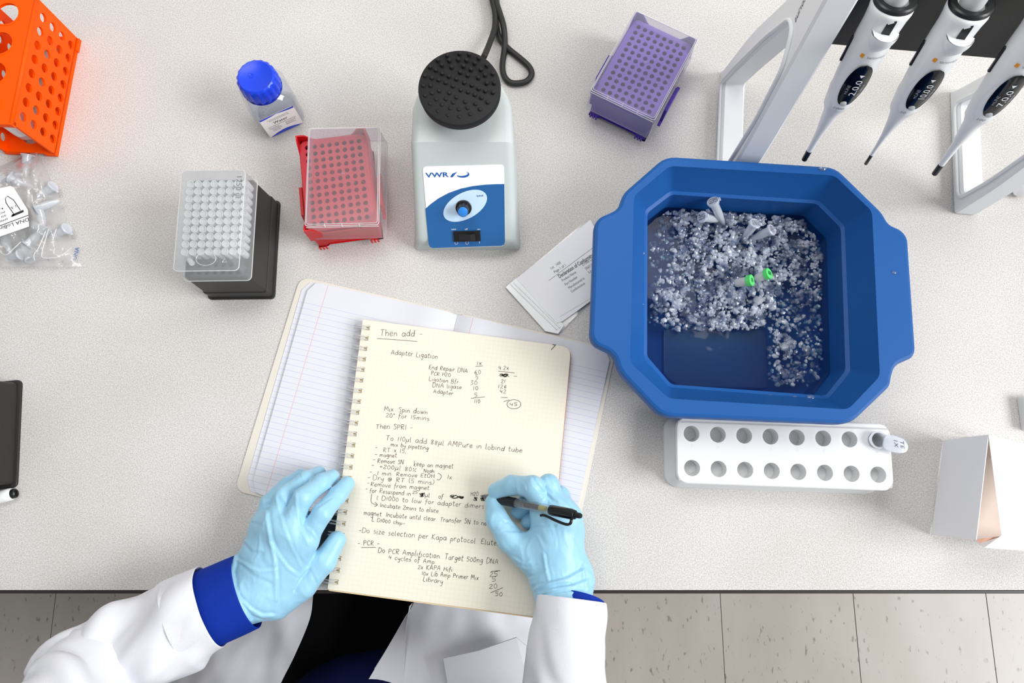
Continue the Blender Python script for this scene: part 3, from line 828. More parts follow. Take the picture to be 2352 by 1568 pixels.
# ---- orange tube rack
q0, q1 = P(134, 359, 0), P(184, 94, 0)
ey = (q1 - q0).normalized(); LEN = (q1 - q0).length; exx = Vector((ey.y, -ey.x, 0))
HT, WD, TH = .084, .066, .003
orr = thing('tube_rack', 'bright orange tube rack with round holes in every side', 'tube rack', q0 - exx * (WD / 2) + ey * (LEN / 2), math.atan2(ey.y, ey.x) - math.pi / 2)
om = mat('rack_orange', '#ff5600', 0.45, spec=0.15)
def panel(name, nx, ny, w_, h_, r, T, mx=0, my=0, rim=True, n=24):
    mb = MB().holed(nx, ny, (w_ - 2 * mx) / nx, (h_ - 2 * my) / ny, r, TH, mx, my, T, n)
    if rim:
        cw, ch = (w_ - 2 * mx) / nx, (h_ - 2 * my) / ny
        for i in range(nx):
            for j in range(ny):
                x, y = -w_ / 2 + mx + (i + .5) * cw, -h_ / 2 + my + (j + .5) * ch
                mb.loft([[T(x + rr_ * math.cos(2 * math.pi * k / n), y + rr_ * math.sin(2 * math.pi * k / n), z) for k in range(n)] for rr_, z in ((r * 1.0, -.0005), (r * 1.0, .0008), (r * 1.12, .0008), (r * 1.14, 0))], False, False)
    return mb.build(name, om, orr, smooth=True, angle=30)
panel('side_panel', 8, 4, LEN, HT, .0056, frame((WD / 2, 0, HT / 2), (0, 1, 0), (0, 0, 1), (1, 0, 0)), .007, .006, False)
panel('side_panel', 8, 4, LEN, HT, .0056, frame((-WD / 2, 0, HT / 2), (0, -1, 0), (0, 0, 1), (-1, 0, 0)), .007, .006, False)
panel('top_panel', 1, 4, WD, LEN, .0145, frame((0, 0, HT), (1, 0, 0), (0, 1, 0), (0, 0, 1)), .014, .004)
panel('bottom_panel', 1, 4, WD, LEN, .012, frame((0, 0, .008), (1, 0, 0), (0, 1, 0), (0, 0, 1)), .014, .004, False)
for sx in (-1, 1):
    MB().tube([(sx * (WD / 2 - .0012), -LEN / 2, HT - .0012), (sx * (WD / 2 - .0012), LEN / 2, HT - .0012)], .0024, 10).build('corner_bead', om, orr, smooth=True)
MB().box(-WD / 2, WD / 2, -LEN / 2 - .002, -LEN / 2 + .004, HT - .008, HT + .0005, .001).build('rim_bar', om, orr)
MB().box(WD / 2 - .014, WD / 2 + .0005, -LEN / 2 - .001, -LEN / 2 + .006, 0, .006, .001).build('foot', om, orr)
MB().box(-WD / 2 - .0005, -WD / 2 + .020, -LEN / 2 - .001, -LEN / 2 + .006, 0, .006, .001).build('foot', om, orr)
MB().box(WD / 2 - .0005, WD / 2 + .0022, LEN / 2 - .018, LEN / 2, 0, .006, .0006).build('latch', om, orr)
# a labelled tube standing in the rack
tm = Matrix.Translation(orr.location) @ Matrix.Rotation(orr.rotation_euler.z, 4, 'Z')
tc = tm @ Vector((.006, -LEN / 2 + .0215, .0))
ct = thing('conical_tube', 'labelled clear tube standing inside the orange rack', 'tube', tc + Vector((0, 0, .009)))
MB().lathe([(.003, .0095), (.0125, .024), (.0135, .026), (.0135, .076), (.0125, .076), (.0125, .027)], 24, frame(tc, (1, 0, 0), (0, 1, 0)), True, False).build('tube_body', tube_m, ct, smooth=True, world=True, angle=40)
MB().lathe([(.0137, .034), (.0137, .066)], 24, frame(tc, (1, 0, 0), (0, 1, 0)), False, False).build('paper_label', mat('paper_white', '#f3f3f4', .6), ct, smooth=True, world=True)
# ================================================================ vortex mixer
VX = thing('vortex_mixer', 'pale grey vortex mixer with a studded black rubber platform', 'mixer', P(1070, 420, 0))
vgrey = mat('mixer_shell', '#c2cac8', 0.32, spec=0.5, bump=0.06, bump_scale=500)
fl_, fr_ = P(951, 580, 0), P(1196, 574, 0)
YF = (fl_.y + fr_.y) / 2 + .002
plat = P(1055, 200, .150)
XC0 = (fl_.x + fr_.x) / 2
XC1 = plat.x
YS = P(1040, 326, .108).y            # step line
YR = plat.y + .052                    # rear
def sect(y):
    t = (y - YF) / (YR - YF)
    xc = XC0 + (XC1 - XC0) * min(1, t)
    hw = .0665 - .006 * t
    # rounded rear
    d = (y - (YR - .052))
    if d > 0: hw = min(hw, math.sqrt(max(1e-6, (.0605) ** 2 - (d * .0605 / .052) ** 2)))
    if y < YS: zt = .030 + (.108 - .030) * (y - YF) / (YS - YF)
    else: zt = .108 + .004 * min(1, (y - YS) / .05)
    return xc, hw, zt
rings = []
ys = [YF, YF + .0015, YF + .004] + [YF + .004 + (YS - YF - .006) * k / 5 for k in range(1, 6)] + [YS, YS + .003, YS + .03, YR - .052] + [YR - .052 + .052 * math.sin(R(a)) for a in (15, 30, 45, 58, 70, 79, 85, 89)]
for k, y in enumerate(ys):
    xc, hw, zt = sect(y)
    ins = (.003, .001, 0)[k] if k < 3 else 0
    hw -= ins; zt -= ins
    r = min(.010, hw * .6); ring = []
    draft = .005
    pts = [(-hw, 0), (-hw, .004)]
    for a in range(0, 91, 15): pts.append((-hw + draft + r - r * math.cos(R(a)), zt - r + r * math.sin(R(a))))
    pts += [(x * -1, z) for x, z in pts[::-1]]
    rings.append([(xc + x, y, z) for x, z in pts])
MB().loft(rings, True, True).build('housing', vgrey, VX, smooth=True, world=True, angle=24)
# rubber platform
rub = mat('rubber_black', '#1b1b1c', 0.62, spec=0.35)
PT = frame(plat, Vector((1, .02, 0)), Vector((-.02, 1, 0)), Vector((-.02, -.05, 1)).normalized())
pr = .0448
pf = MB().lathe([(pr * .93, -.013), (pr * .985, -.012), (pr, -.003), (pr * .985, -.0006), (pr * .96, 0)], 64, PT).build('platform', rub, VX, smooth=True, world=True, angle=35)
MB().lathe([(.014, -.045), (.016, -.012)], 24, PT).build('drive_neck', rub, VX, smooth=True, world=True)
stud = MB().lathe([(.0024, -.0003), (.0023, .002), (.0018, .0027), (.0012, .0029)], 10).build('stud', rub, None, smooth=True, angle=40)
first = True
zs = [(392,308),(320,318),(448,312),(265,345),(333,348),(384,342),(433,346),(504,334),(220,386),(289,374),(346,386),(415,380),(480,363),(551,376),(191,438),(254,404),(291,424),(330,440),(396,416),(459,400),(517,400),(586,424),(231,450),(271,462),(374,456),(440,434),(502,448),(541,432),(182,495),(224,495),(312,478),(354,498),(420,477),(464,492),(551,480),(594,478),(193,554),(233,540),(274,526),(333,538),(399,520),(442,532),(504,512),(543,526),(588,534),(222,602),(257,576),(314,574),(375,563),(482,548),(520,566),(557,592),(291,608),(356,594),(426,590),(486,602),(268,646),(339,628),(389,635),(440,626),(513,634),(327,670),(392,678),(456,663)]
pn = PT(0, 0, 1) - PT(0, 0, 0)
qm = (PT(1, 0, 0) - PT(0, 0, 0), PT(0, 1, 0) - PT(0, 0, 0), pn)
for x, y in zs:
    c = PP(900 + x / 2.528, y / 2.528, plat, pn, .0015)
    c -= pn * .0015
    if (c - plat).length > pr * .93: c = plat + (c - plat) * (pr * .93 / (c - plat).length)
    o = stud if first else link('stud', stud.data)
    first = False
    o.parent = pf; o.matrix_parent_inverse = pmat(pf).inverted()
    o.matrix_basis = Matrix.Translation(c) @ Matrix((( qm[0].x, qm[1].x, pn.x), (qm[0].y, qm[1].y, pn.y), (qm[0].z, qm[1].z, pn.z))).to_4x4()
# control panel on the sloping front
p0 = Vector((0, YF, .030)); pnrm = Vector((0, -(.108 - .030), YS - YF)).normalized()
def V(x, y, off=0.0): return PP(900 + x / 2.528, y / 2.528, p0, pnrm, off)
def vpoly(pts, off, r=None):
    q = roundpoly(pts, r, 5) if r else pts
    return [V(x, y, off) for x, y in q]
def decal(name, pts, m, parent, off, r=None):
    q = vpoly(pts, off, r)
    return MB().poly(q).build(name, m, parent, world=True)
panel_q = [(178, 966), (652, 954), (657, 1428), (218, 1441)]
k0 = vpoly(panel_q, .0001, 26); k1 = vpoly(panel_q, .0005, 26)
pan = MB().loft([k0, k1]).build('control_panel', mat('panel_white', '#f4f6f8', .3), VX, world=True)
arc = [(653, 1068), (600, 1069), (540, 1072), (470, 1080), (400, 1095), (330, 1120), (270, 1152), (225, 1185), (195, 1212), (206, 1330), (214, 1418), (222, 1434), (238, 1440), (450, 1433), (636, 1427), (652, 1420), (657, 1404)]
decal('blue_field', arc, mat('panel_blue', '#25629f', .3), pan, .0007)
el = []
for k in range(40):
    a = 2 * math.pi * k / 40; ca, sa = math.cos(a), math.sin(a)
    x, y = 138 * ca, 76 * sa; t = R(-28); el.append((426 + x * math.cos(t) - y * math.sin(t), 1194 + x * math.sin(t) + y * math.cos(t)))
decal('dial_field', el, mat('dial_pale', '#c9e3fa', .3), pan, .0009)
sxv = (V(300, 1100) - V(200, 1103)).normalized(); syv = pnrm.cross(sxv)
mpx = (V(300, 1100) - V(200, 1103)).length / 100
def vt(x, y, off=.0010):
    o = V(x, y, off); return lambda a, b: o + sxv * a + syv * b
mb = MB(); put_text(mb, 'VWR', vt(198, 1030, .0008), mpx * 38, fit=mpx * 132, bold=.02); mb.build('brand_word', mat('brand_blue', '#1f5fa8', .4), pan, world=True)
decal('brand_leaf', [(340, 1026), (352, 1008), (380, 998), (366, 1012), (356, 1026), (346, 1030)], mat('brand_blue', '#1f5fa8', .4), pan, .0008)
mb = MB()
up_, lo_ = [], []
for k in range(17):
    t = k / 16; a = R(205 + 205 * t)
    up_.append(V(412 + 38 * math.cos(a) , 1012 - 19 * math.sin(a), .0008)); wd = 3 + 9 * math.sin(math.pi * t)
    lo_.append(V(412 + (38 - wd) * math.cos(a) , 1010 - (19 - wd * .8) * math.sin(a), .0008))
for k in range(16): mb.poly([up_[k], up_[k + 1], lo_[k + 1], lo_[k]])
mb.build('brand_swoosh', mat('brand_blue', '#1f5fa8', .4), pan, world=True)
mb = MB(); put_text(mb, 'speed', vt(491, 1141, .0012), mpx * 17, fit=mpx * 40); mb.build('speed_word', mat('print_navy', '#23507e', .5), pan, world=True)
for wd, x in (('auto', 346), ('off', 424), ('on', 496)):
    mb = MB(); put_text(mb, wd, vt(x, 1335), mpx * 16, fit=mpx * (28 if wd == 'auto' else 17)); mb.build('switch_word', mat('print_white', '#e9f1f8', .5), pan, world=True)
for x in (374, 437):
    MB().tube([vt(x + 9 * math.cos(R(a)), 1409 - 9 * math.sin(R(a)))(0, 0) for a in range(120, 421, 20)], mpx * 1.0, 4).build('switch_symbol', mat('print_white', '#e9f1f8', .5), pan, world=True)
mb = MB(); ribbon(mb, [V(508, 1398, .001), V(509, 1412, .001)], mpx * 2.5, pnrm); mb.build('switch_symbol', mat('print_white', '#e9f1f8', .5), pan, world=True)
# knob
kc = V(417, 1205, .0006); KT = frame(kc, sxv, syv, (pnrm + Vector((0, 0, .0))).normalized())
n = 36; rings = []
for z, rad, k in ((0, 47, 0), (.0015, 47, 0), (.002, 44, 0), (.0022, 37, 1), (.014, 33, 1), (.0148, 31.5, 0)):
    rings.append([KT((rad - 3 * k * ((i // 2) % 2)) * mpx * math.cos(2 * math.pi * i / n), (rad - 3 * k * ((i // 2) % 2)) * mpx * math.sin(2 * math.pi * i / n), z) for i in range(n)])
kn = MB().loft(rings).build('knob', mat('knob_black', '#1c1d20', .4), VX, smooth=True, world=True, angle=30)
MB().lathe([(29 * mpx, .0146), (28.5 * mpx, .0156), (26 * mpx, .0160)], 28, KT).build('knob_cap', mat('knob_blue', '#2f86dd', .35), kn, smooth=True, world=True, angle=40)
MB().prism([(-2 * mpx, -31 * mpx), (2 * mpx, -31 * mpx), (2 * mpx, -24 * mpx), (-2 * mpx, -24 * mpx)], .0146, .0161, 0, KT).build('knob_pointer', mat('knob_blue', '#2f86dd', .35), kn, world=True)
# rocker switch
sc_ = V(437, 1370, .0006); SK = frame(sc_, sxv, syv, pnrm)
sw = MB().box(-80 * mpx, 80 * mpx, -32 * mpx, 34 * mpx, 0, .0022, .0006, SK).build('rocker_switch', mat('switch_black', '#151516', .35), VX, world=True)
MB().loft([[SK(x * mpx, -22 * mpx, z) for x, z in ((-50, .0022), (-50, .003), (-10, .0036), (22, .0062), (50, .0042), (50, .0022))], [SK(x * mpx, 20 * mpx, z) for x, z in ((-50, .0022), (-50, .003), (-10, .0036), (22, .0062), (50, .0042), (50, .0022))]]).build('rocker', mat('rocker_black', '#232325', .3), sw, world=True)
# power cord
pth = [(535, 330, .03), (568, 250, .018), (598, 160, .012), (600, 80, .012), (588, 20, .012), (575, -40, .012), (570, -120, .005)]
MB().tube(spline([P(900 + x / 2.528, y / 2.528, z) for x, y, z in pth], 6), .0040, 12).build('power_cord', mat('cord_black', '#242424', .5), VX, smooth=True, world=True)
pth = [(612, -80, .005), (608, 10, .005), (606, 110, .0045), (622, 210, .0045), (668, 275, .0045), (740, 335, .0045), (795, 385, .0045), (812, 430, .0045), (785, 470, .0045), (735, 484, .0045), (685, 478, .0045), (652, 440, .0045), (642, 380, .0045), (652, 300, .0045), (656, 235, .007), (648, 150, .013), (628, 80, .013), (606, 10, .013), (590, -80, .012)]
MB().tube(spline([P(900 + x / 2.528, y / 2.528, z) for x, y, z in pth], 6), .0040, 12).build('power_cord', mat('cord_black', '#242424', .5), VX, smooth=True, world=True)
# ================================================================ pipette stand and pipettes
wht = mat('stand_white', '#eceef0', 0.35, spec=0.45)
SR = R(-5.5)
sA = P(1661, 168, 0)
stand = thing('pipette_stand', 'white A-frame pipette stand with a glossy black crossbar', 'stand', (sA.x, sA.y, 0), SR)
sM = Matrix.Translation((sA.x, sA.y, 0)) @ Matrix.Rotation(SR, 4, 'Z'); sI = sM.inverted()
SW = (P(2184, 214, 0) - sA).length
DEP, APZ, APY = .165, .345, -.108
def aframe(xc, name):
    t = .028
    def bar(pts, w, nm):
        """Bar of the frame: outline in (y, z), width in x with softened edges."""
        T = frame((xc - t / 2, 0, 0), (0, 1, 0), (0, 0, 1), (1, 0, 0))
        return MB().prism(roundpoly(pts, w, 4), 0, t, .003, T)
    # one closed loop: outer outline minus inner window, extruded across
    outer_ = roundpoly([(.002, 0), (-.004, .016), (-.030, .132), (-.058, .206), (-.096, .318), (-.112, .345), (-.128, .338), (-.168, .092), (-.170, 0)], [.004, .01, .06, .06, .02, .012, .012, .05, .004], 5)
    inner_ = roundpoly([(-.026, .018), (-.041, .070), (-.0743, .172), (-.0971, .232), (-.114, .240), (-.134, .221), (-.1483, .1515), (-.153, .0685), (-.150, .018)], [.006, .03, .03, .012, .012, .02, .05, .03, .006], 5)
    T = frame((xc - t / 2, 0, 0), (0, 1, 0), (0, 0, 1), (1, 0, 0))
    mb = MB(); b = .0025
    for z0, z1, sg in ((b, 0, -1), (t - b, t, 1)):
        v_, f_ = bridge(inset(outer_, b), inset(inner_, -b), 0, 0)
        mb.add([T(p.x, p.y, z1) for p in v_], f_)
        mb.loft([[T(x, y, z0) for x, y in outer_], [T(x, y, z1) for x, y in inset(outer_, b)]], False, False)
        mb.loft([[T(x, y, z0) for x, y in inner_], [T(x, y, z1) for x, y in inset(inner_, -b)]], False, False)
    mb.loft([[T(x, y, b) for x, y in outer_], [T(x, y, t - b) for x, y in outer_]], False, False)
    mb.loft([[T(x, y, b) for x, y in inner_], [T(x, y, t - b) for x, y in inner_]], False, False)
    return mb.build(name, wht, stand, smooth=True, angle=28)
f1 = aframe(.010, 'side_frame'); f2 = aframe(SW + .012, 'side_frame')
# raised inner lips that run round the right-hand frame
for xc in (.010, SW + .012):
    pts = [(-.022, .012), (-.037, .070), (-.070, .174), (-.0955, .238), (-.114, .246), (-.139, .224), (-.1525, .1515), (-.157, .0685), (-.155, .012)]
    q = roundpoly(pts, .012, 4)
    MB().tube([(xc - .0155, y, z) for y, z in q] + [(xc - .0155, q[0][0], q[0][1])], .0022, 6, False).build('frame_lip', wht, f1 if xc < .1 else f2, smooth=True)
# logo on the left frame's outer face
TF = frame((.010 - .0143, -.098, .285), Vector((0, -.30, -.95)).normalized(), Vector((0, .95, -.30)).normalized())
mb = MB(); put_text(mb, 'sartorius', TF, .0105, 0, 0); mb.build('brand_word', mat('logo_grey', '#4a4c50', .5), f1)
mb = MB(); mb.poly([TF(-.012, .0), TF(-.005, .001), TF(-.004, .006), TF(-.010, .007)]); mb.poly([TF(-.013, .003), TF(-.0115, .003), TF(-.0115, .005), TF(-.013, .005)])
mb.build('brand_mark', mat('logo_amber', '#f0a020', .5), f1)
# black crossbar
gb = mat('gloss_black', '#060607', 0.22, spec=0.3)
cr = [(-.078, .184), (-.082, .187), (-.0825, .194), (-.084, .270), (-.088, .330), (-.084, .336), (-.078, .330), (-.074, .270), (-.072, .188)]
MB().loft([[(x, y, z) for y, z in cr] for x in (.024, .03, SW - .006, SW - .002)]).build('crossbar', gb, stand, smooth=True, angle=25)

# ---- pipettes
pw = mat('pipette_white', '#f1f2f3', 0.3, spec=0.5, coat=0.1)
pblk = mat('pipette_black', '#17181a', 0.3, spec=0.5)
pgls = mat('display_black', '#07080d', 0.08, spec=0.6)
prn = mat('display_white', '#f0f3f7', .5)
gpr = mat('print_grey', '#8d9096', .5)
def pipette(tip_px, top_px, tip_z, label, vol, digits, rng_txt, slim):
    A, B = P(*tip_px, tip_z), P(*top_px, .305)
    ax = (B - A).normalized(); Lp = (B - A).length
    fr0 = Vector((-.32, -1, .25)); N_ = (fr0 - ax * fr0.dot(ax)).normalized(); X_ = N_.cross(ax) * -1
    X_ = ax.cross(N_) * -1
    X_ = N_.cross(ax)
    if X_.x < 0: X_ = -X_
    pp = thing('pipette', label, 'pipette', A, 0, 'pipettes hanging on the white stand')
    k = Lp / .212
    tr = .0031 if not slim else .0019
    prof = [(.016, tr), (.030, tr * 1.15), (.048, tr * 1.45 if not slim else tr * 1.8), (.066, .0068 if not slim else .0058), (.080, .0085), (.088, .0112), (.094, .0128), (.110, .0142), (.132, .0158), (.155, .0165), (.175, .0168), (.190, .0166), (.200, .0172), (.2075, .0182), (.2105, .0178), (.212, .0165)]
    def rad(s):
        s /= k
        if s <= prof[0][0]: return prof[0][1]
        for (s0, r0), (s1, r1) in zip(prof[:-1], prof[1:]):
            if s <= s1: return r0 + (r1 - r0) * (s - s0) / (s1 - s0)
        return prof[-1][1]
    def body(s, a):
        r = rad(s); dep = 1.0 + .12 * max(0, min(1, (s / k - .09) / .03))
        return A + ax * s + X_ * (r * math.sin(a)) + N_ * (r * dep * math.cos(a))
    def surf(s, lat, off=.0004):
        r = rad(s); a = math.asin(max(-1, min(1, lat / r))); dep = 1.0 + .12 * max(0, min(1, (s / k - .09) / .03))
        return A + ax * s + X_ * (lat + off * math.sin(a)) + N_ * (r * dep * math.cos(a) + off)
    n = 32
    ss = [p[0] * k for p in prof]
    fine = []
    for s0, s1 in zip(ss[:-1], ss[1:]): fine += [s0, (s0 + s1) / 2]
    fine.append(ss[-1])
    bd = MB().loft([[body(s, 2 * math.pi * i / n) for i in range(n)] for s in fine]).build('handle', pw, pp, smooth=True, world=True, angle=40)
    TA = frame(A, X_, N_, ax)
    MB().lathe([(tr * .72, 0), (tr * .98, .0006), (tr * 1.04, .0165 * k)], 18, TA).build('tip_cone', pblk, pp, smooth=True, world=True, angle=40)
    # collar step and number badge
    MB().loft([[body(s, 2 * math.pi * i / n) + (body(s, 2 * math.pi * i / n) - (A + ax * s)) * e for i in range(n)] for s, e in ((.0885 * k, .0), (.090 * k, .05), (.112 * k, .045), (.116 * k, .0))], False, False).build('collar', pw, pp, smooth=True, world=True)
    def patch(name, m, s0, s1, w0, off, parent, px=.0, sharp=2.2):
        mb = MB(); ns, nl = 22, 8
        def fn(u, v):
            t = v; s = s0 + (s1 - s0) * t
            hw = w0 * (1 - abs(2 * t - 1) ** sharp) ** (1 / sharp)
            return surf(s, px + hw * (2 * u - 1), off)
        mb.grid(nl, ns, fn)
        return mb.build(name, m, parent, smooth=True, world=True)
    patch('number_badge', mat('badge_white', '#f6f7f8', .25), .094 * k, .152 * k, .0118, .0009, bd, .001)
    dp = patch('display_window', pgls, .1035 * k, .160 * k, .0096, .0015, bd, .0022)
    mb = MB(); s_ = .108 * k
    mb.lathe([(.0030, 0), (.0029, .0012), (.0022, .0016)], 16, frame(surf(s_, .0015, .0014), X_, ax, N_)); mb.build('eject_button', mat('button_grey', '#c9cccd', .35), dp, smooth=True, world=True, angle=40)
    def along(s0, lat, off): return lambda x, y: surf(s0 + x, lat - y, off)
    def across(s0, lat, off): return lambda x, y: surf(s0 + y, lat + x, off)
    mb = MB(); put_text(mb, digits, along(.1205 * k, .0058, .0021), .0072, fit=.021 * k); mb.build('display_digits', prn, dp, world=True)
    mb = MB(); put_text(mb, 'mLINE', along(.1215 * k, -.0012, .0021), .0035, fit=.0125); mb.build('display_name', mat('display_grey', '#a9adb6', .5), dp, world=True)
    mb = MB(); put_text(mb, rng_txt, along(.119 * k, .0092, .0021), .0022, fit=.0165); mb.build('display_range', mat('display_grey', '#a9adb6', .5), dp, world=True)
    mb = MB(); mb.poly([surf(.1445 * k, .0028, .0021), surf(.148 * k, .0008, .0021), surf(.148 * k, .0048, .0021)]); mb.build('display_arrow', prn, dp, world=True)
    mb = MB(); put_text(mb, vol, across(.0972 * k, -.005, .0013), .0042, fit=.0026 * len(vol), shear=.2); mb.build('volume_number', gpr, bd, world=True)
    mb = MB(); put_text(mb, 'sartorius', across(.1665 * k, -.0015, .0006), .0042, fit=.0145); mb.build('brand_word', gpr, bd, world=True)
    mb = MB(); mb.poly([surf(.1660 * k, -.0074, .0006), surf(.1655 * k, -.0046, .0006), surf(.1695 * k, -.0040, .0006), surf(.1700 * k, -.0068, .0006)]); mb.build('brand_mark', mat('logo_amber', '#f0a020', .5), bd, world=True)
    # side lever
    MB().box(-.0014, .0014, 0, .028 * k, -.002, .002, .0008, frame(A + ax * (.143 * k) - X_ * (rad(.15 * k) + .0004), X_, ax, N_)).build('eject_lever', pblk, pp, world=True)
    # finger hook: half bowl standing off the front
    c = A + ax * (.1945 * k) + N_ * (rad(.1945 * k) * 1.04) + X_ * .002
    hk = MB().grid(18, 10, lambda u, v: c + X_ * (.0115 * math.cos(math.pi * u) * (1 - .72 * v * v)) * -1 + N_ * ((.0125 * (1 - .75 * v * v)) * math.sin(math.pi * u) ** .7 - .002) - ax * (.020 * v))
    hk.grid(8, 4, lambda u, v: c + X_ * (.0115 * (2 * u - 1)) + N_ * (-.002 + v * .0125 * math.sqrt(max(0, 1 - (2 * u - 1) ** 2))) )
    hk.build('finger_hook', pw, pp, smooth=True, world=True, angle=50)
    MB().box(-.0034, .0034, -.003, .0024, -.001, .0145 * k, .0006, frame(A + ax * (.1945 * k) + N_ * (rad(.1945 * k) * 1.04) + X_ * .002, X_, N_, ax)).build('hook_tab', pblk, pp, world=True)
    # thumb ring and push button
    e = Lp
    MB().lathe([(.0172, -.001), (.0182, .0), (.0182, .0035), (.0168, .0045), (.0128, .0045), (.0118, .003), (.0118, -.002)], 36, frame(A + ax * e, X_, N_, ax)).build('thumb_ring', pblk, pp, smooth=True, world=True, angle=35)
    MB().lathe([(.0098, -.004), (.0098, .012), (.0105, .014), (.0105, .020), (.008, .0225), (.004, .0232)], 28, frame(A + ax * e, X_, N_, ax)).build('push_button', pw, pp, smooth=True, world=True, angle=40)
    return pp
pipette((1847, 367), (2055, 2), .095, 'white pipette reading 2.0.0, nearest to the purple rack', '1000', '2.0.0', '100 - 1000 ul', False)
pipette((1988, 377), (2229, 12), .095, 'white pipette reading 10.0.0, middle one of three', '10', '10.0.0', '0.5 - 10 ul', True)
pipette((2146, 400), (2425, 22), .098, 'white pipette cut by the right edge of the photo', '100', '7.0.0', '10 - 100 ul', False)
# ================================================================ white 16-hole rack with an open tube
Z16 = .046
o, a16 = grid_pose((1576, 962), (2030, 980), (2047, 1120), (1553, 1104), Z16)
r16 = thing('tube_rack', 'low white tube rack with sixteen round wells below the ice tub', 'tube rack', (o.x, o.y, 0), a16)
wr = mat('rack_white', '#e4e5e5', 0.42, spec=0.4, sss=.35)
c_tl, c_bl = [P(*q, Z16) for q in ((1592.5, 994.5), (1587.5, 1073))]
c_tr, c_br = [P(*q, Z16) for q in ((2016, 1012), (2011, 1091))]
inv = (Matrix.Translation((o.x, o.y, 0)) @ Matrix.Rotation(a16, 4, 'Z')).inverted()
lt, lb, rt, rb = [inv @ v for v in (c_tl, c_bl, c_tr, c_br)]
hx = (rt.x - lt.x) / 7; hy = lt.y - lb.y
gx, gy = (lt.x + rt.x + lb.x + rb.x) / 4, (lt.y + lb.y + rt.y + rb.y) / 4
Wd, Dp = max(.2385, 8 * hx + .004), .0735
mb = MB()
CH = .028
rows = []
for sg in (-1, 1):
    mb.holed(8, 1, hx, CH, .0089, .017, 0, 0, frame((gx, gy + sg * hy / 2, Z16), (1, 0, 0), (0, 1, 0)), 24, .017)
    rows.append([(gx - 4 * hx, gy + sg * hy / 2 - CH / 2), (gx + 4 * hx, gy + sg * hy / 2 - CH / 2), (gx + 4 * hx, gy + sg * hy / 2 + CH / 2), (gx - 4 * hx, gy + sg * hy / 2 + CH / 2)])
out_r = rrect(Wd, Dp, .012, 6)
v_, f_ = bridge(inset(out_r, .001), rows[0], Z16, Z16, [rows[1]]); mb.add(v_, f_)
side = lambda d, z: [(x, y, z) for x, y in inset(out_r, d)]
mb.loft([side(.001, Z16), side(0, Z16 - .001), side(0, Z16 - .006), side(.003, Z16 - .02), side(.002, .018), side(-.004, .008), side(-.005, .0)], False, True)
body = mb.build('rack_body', wr, r16, smooth=True, angle=40)
for i in range(8):
    for j in range(2):
        if (i, j) == (7, 0): pass
        m_ = MB(); put_text(m_, str(i + 1 + 8 * j), frame((gx + (i - 3.5) * hx, gy + (.5 - j) * hy - .0155, Z16 + .0001), (1, 0, 0), (0, 1, 0)), .0048, 0, 0, .5)
        m_.build('well_number', mat('emboss', '#dfe1e1', .5), body)
for j in range(2):
    m_ = MB()
    for dx, dy in ((.003, .003), (.003, -.005)):
        m_.tube([(gx - 3.5 * hx + dx - .003, gy + (.5 - j) * hy + dy - .002, Z16 - .0165), (gx - 3.5 * hx + dx + .003, gy + (.5 - j) * hy + dy + .002, Z16 - .0155)], .0005, 5)
    m_.build('well_rib', wr, body)
# open-capped tube in the last far well
tA = Matrix.Translation((o.x, o.y, 0)) @ Matrix.Rotation(a16, 4, 'Z') @ Vector((gx + 3.5 * hx, gy + .5 * hy, .0))
et = thing('microtube', 'open microtube with inked lid in the end well of the white rack', 'tube', tA + Vector((0, 0, .017)))
TT = frame(tA, (1, 0, 0), (0, 1, 0))
MB().lathe([(.002, .0165), (.0045, .019), (.0078, .034), (.0082, .050), (.0098, .0505), (.0098, .053), (.0080, .053), (.0076, .036)], 22, TT, True, False).build('tube_body', tube_m, et, smooth=True, world=True, angle=40)
cd = (P(2062, 1022, .055) - P(2022, 1010, .055)).normalized(); cn = Vector((-cd.y, cd.x, 0))
TC = frame(tA + Vector((0, 0, .0535)) + cd * .004, cd, cn)
lid_pts = roundpoly([(0, -.0075), (.009, -.0095), (.0195, -.0085), (.0265, -.005), (.0275, .002), (.022, .0085), (.010, .0095), (0, .0075)], .006, 4)
lid = MB().prism(lid_pts, 0, .0022, .0006, TC).build('lid', cap_m, et, smooth=True, world=True, angle=40)
for wd, x, y in (('1X', .0095, .0055), ('TE', .0165, .006)):
    m_ = MB(); put_text(m_, wd, lambda a, b, x=x, y=y: TC(x + b * 1.0 + a * .35, y - a, .0026), .0062, fit=.0085); m_.build('marker_writing', mat('ink_navy', '#3c4560', .5), lid, world=True)

# ================================================================ white carton at the right edge
ctn = thing('carton', 'white folded paper carton with a raised flap near the right edge', 'carton', P(2220, 1120, 0))
cw = mat('carton_white', '#efeff1', 0.5); ci_ = mat('carton_inside', '#e6d3c6', 0.7)
def sheet(name, pts, m, parent, th=.0007, world=True):
    pts = [Vector(p) for p in pts]; n = (pts[1] - pts[0]).cross(pts[2] - pts[0]).normalized() * th
    return MB().loft([pts, [p - n for p in pts]]).build(name, m, parent, world=world)
ra, rb_ = P(2270, 998, .078), P(2300, 1229, .078)
sheet('top_panel', [ra, rb_, P(2262, 1256, .072), P(2420, 1268, .072), P(2430, 1040, .078)], cw, ctn)
fp0, fp1 = P(2168, 1011, .001), P(2138, 1228, .001)
fn_ = (fp1 - fp0).cross(ra - fp0).normalized(); fp2 = PP(2242, 1239, fp0, fn_)
sheet('raised_flap', [fp0, fp1, fp2, ra], cw, ctn)
sheet('inner_wall', [P(2262, 1000, .058), P(2205, 1236, .012), P(2310, 1250, .012), P(2300, 1004, .058)], ci_, ctn)
sheet('inner_lip', [fp2 + Vector((0, 0, -.001)), P(2252, 1247, fp2.z - .006), P(2298, 1232, .070), P(2262, 1236, fp2.z)], mat('carton_fold', '#d9a58c', .7), ctn)
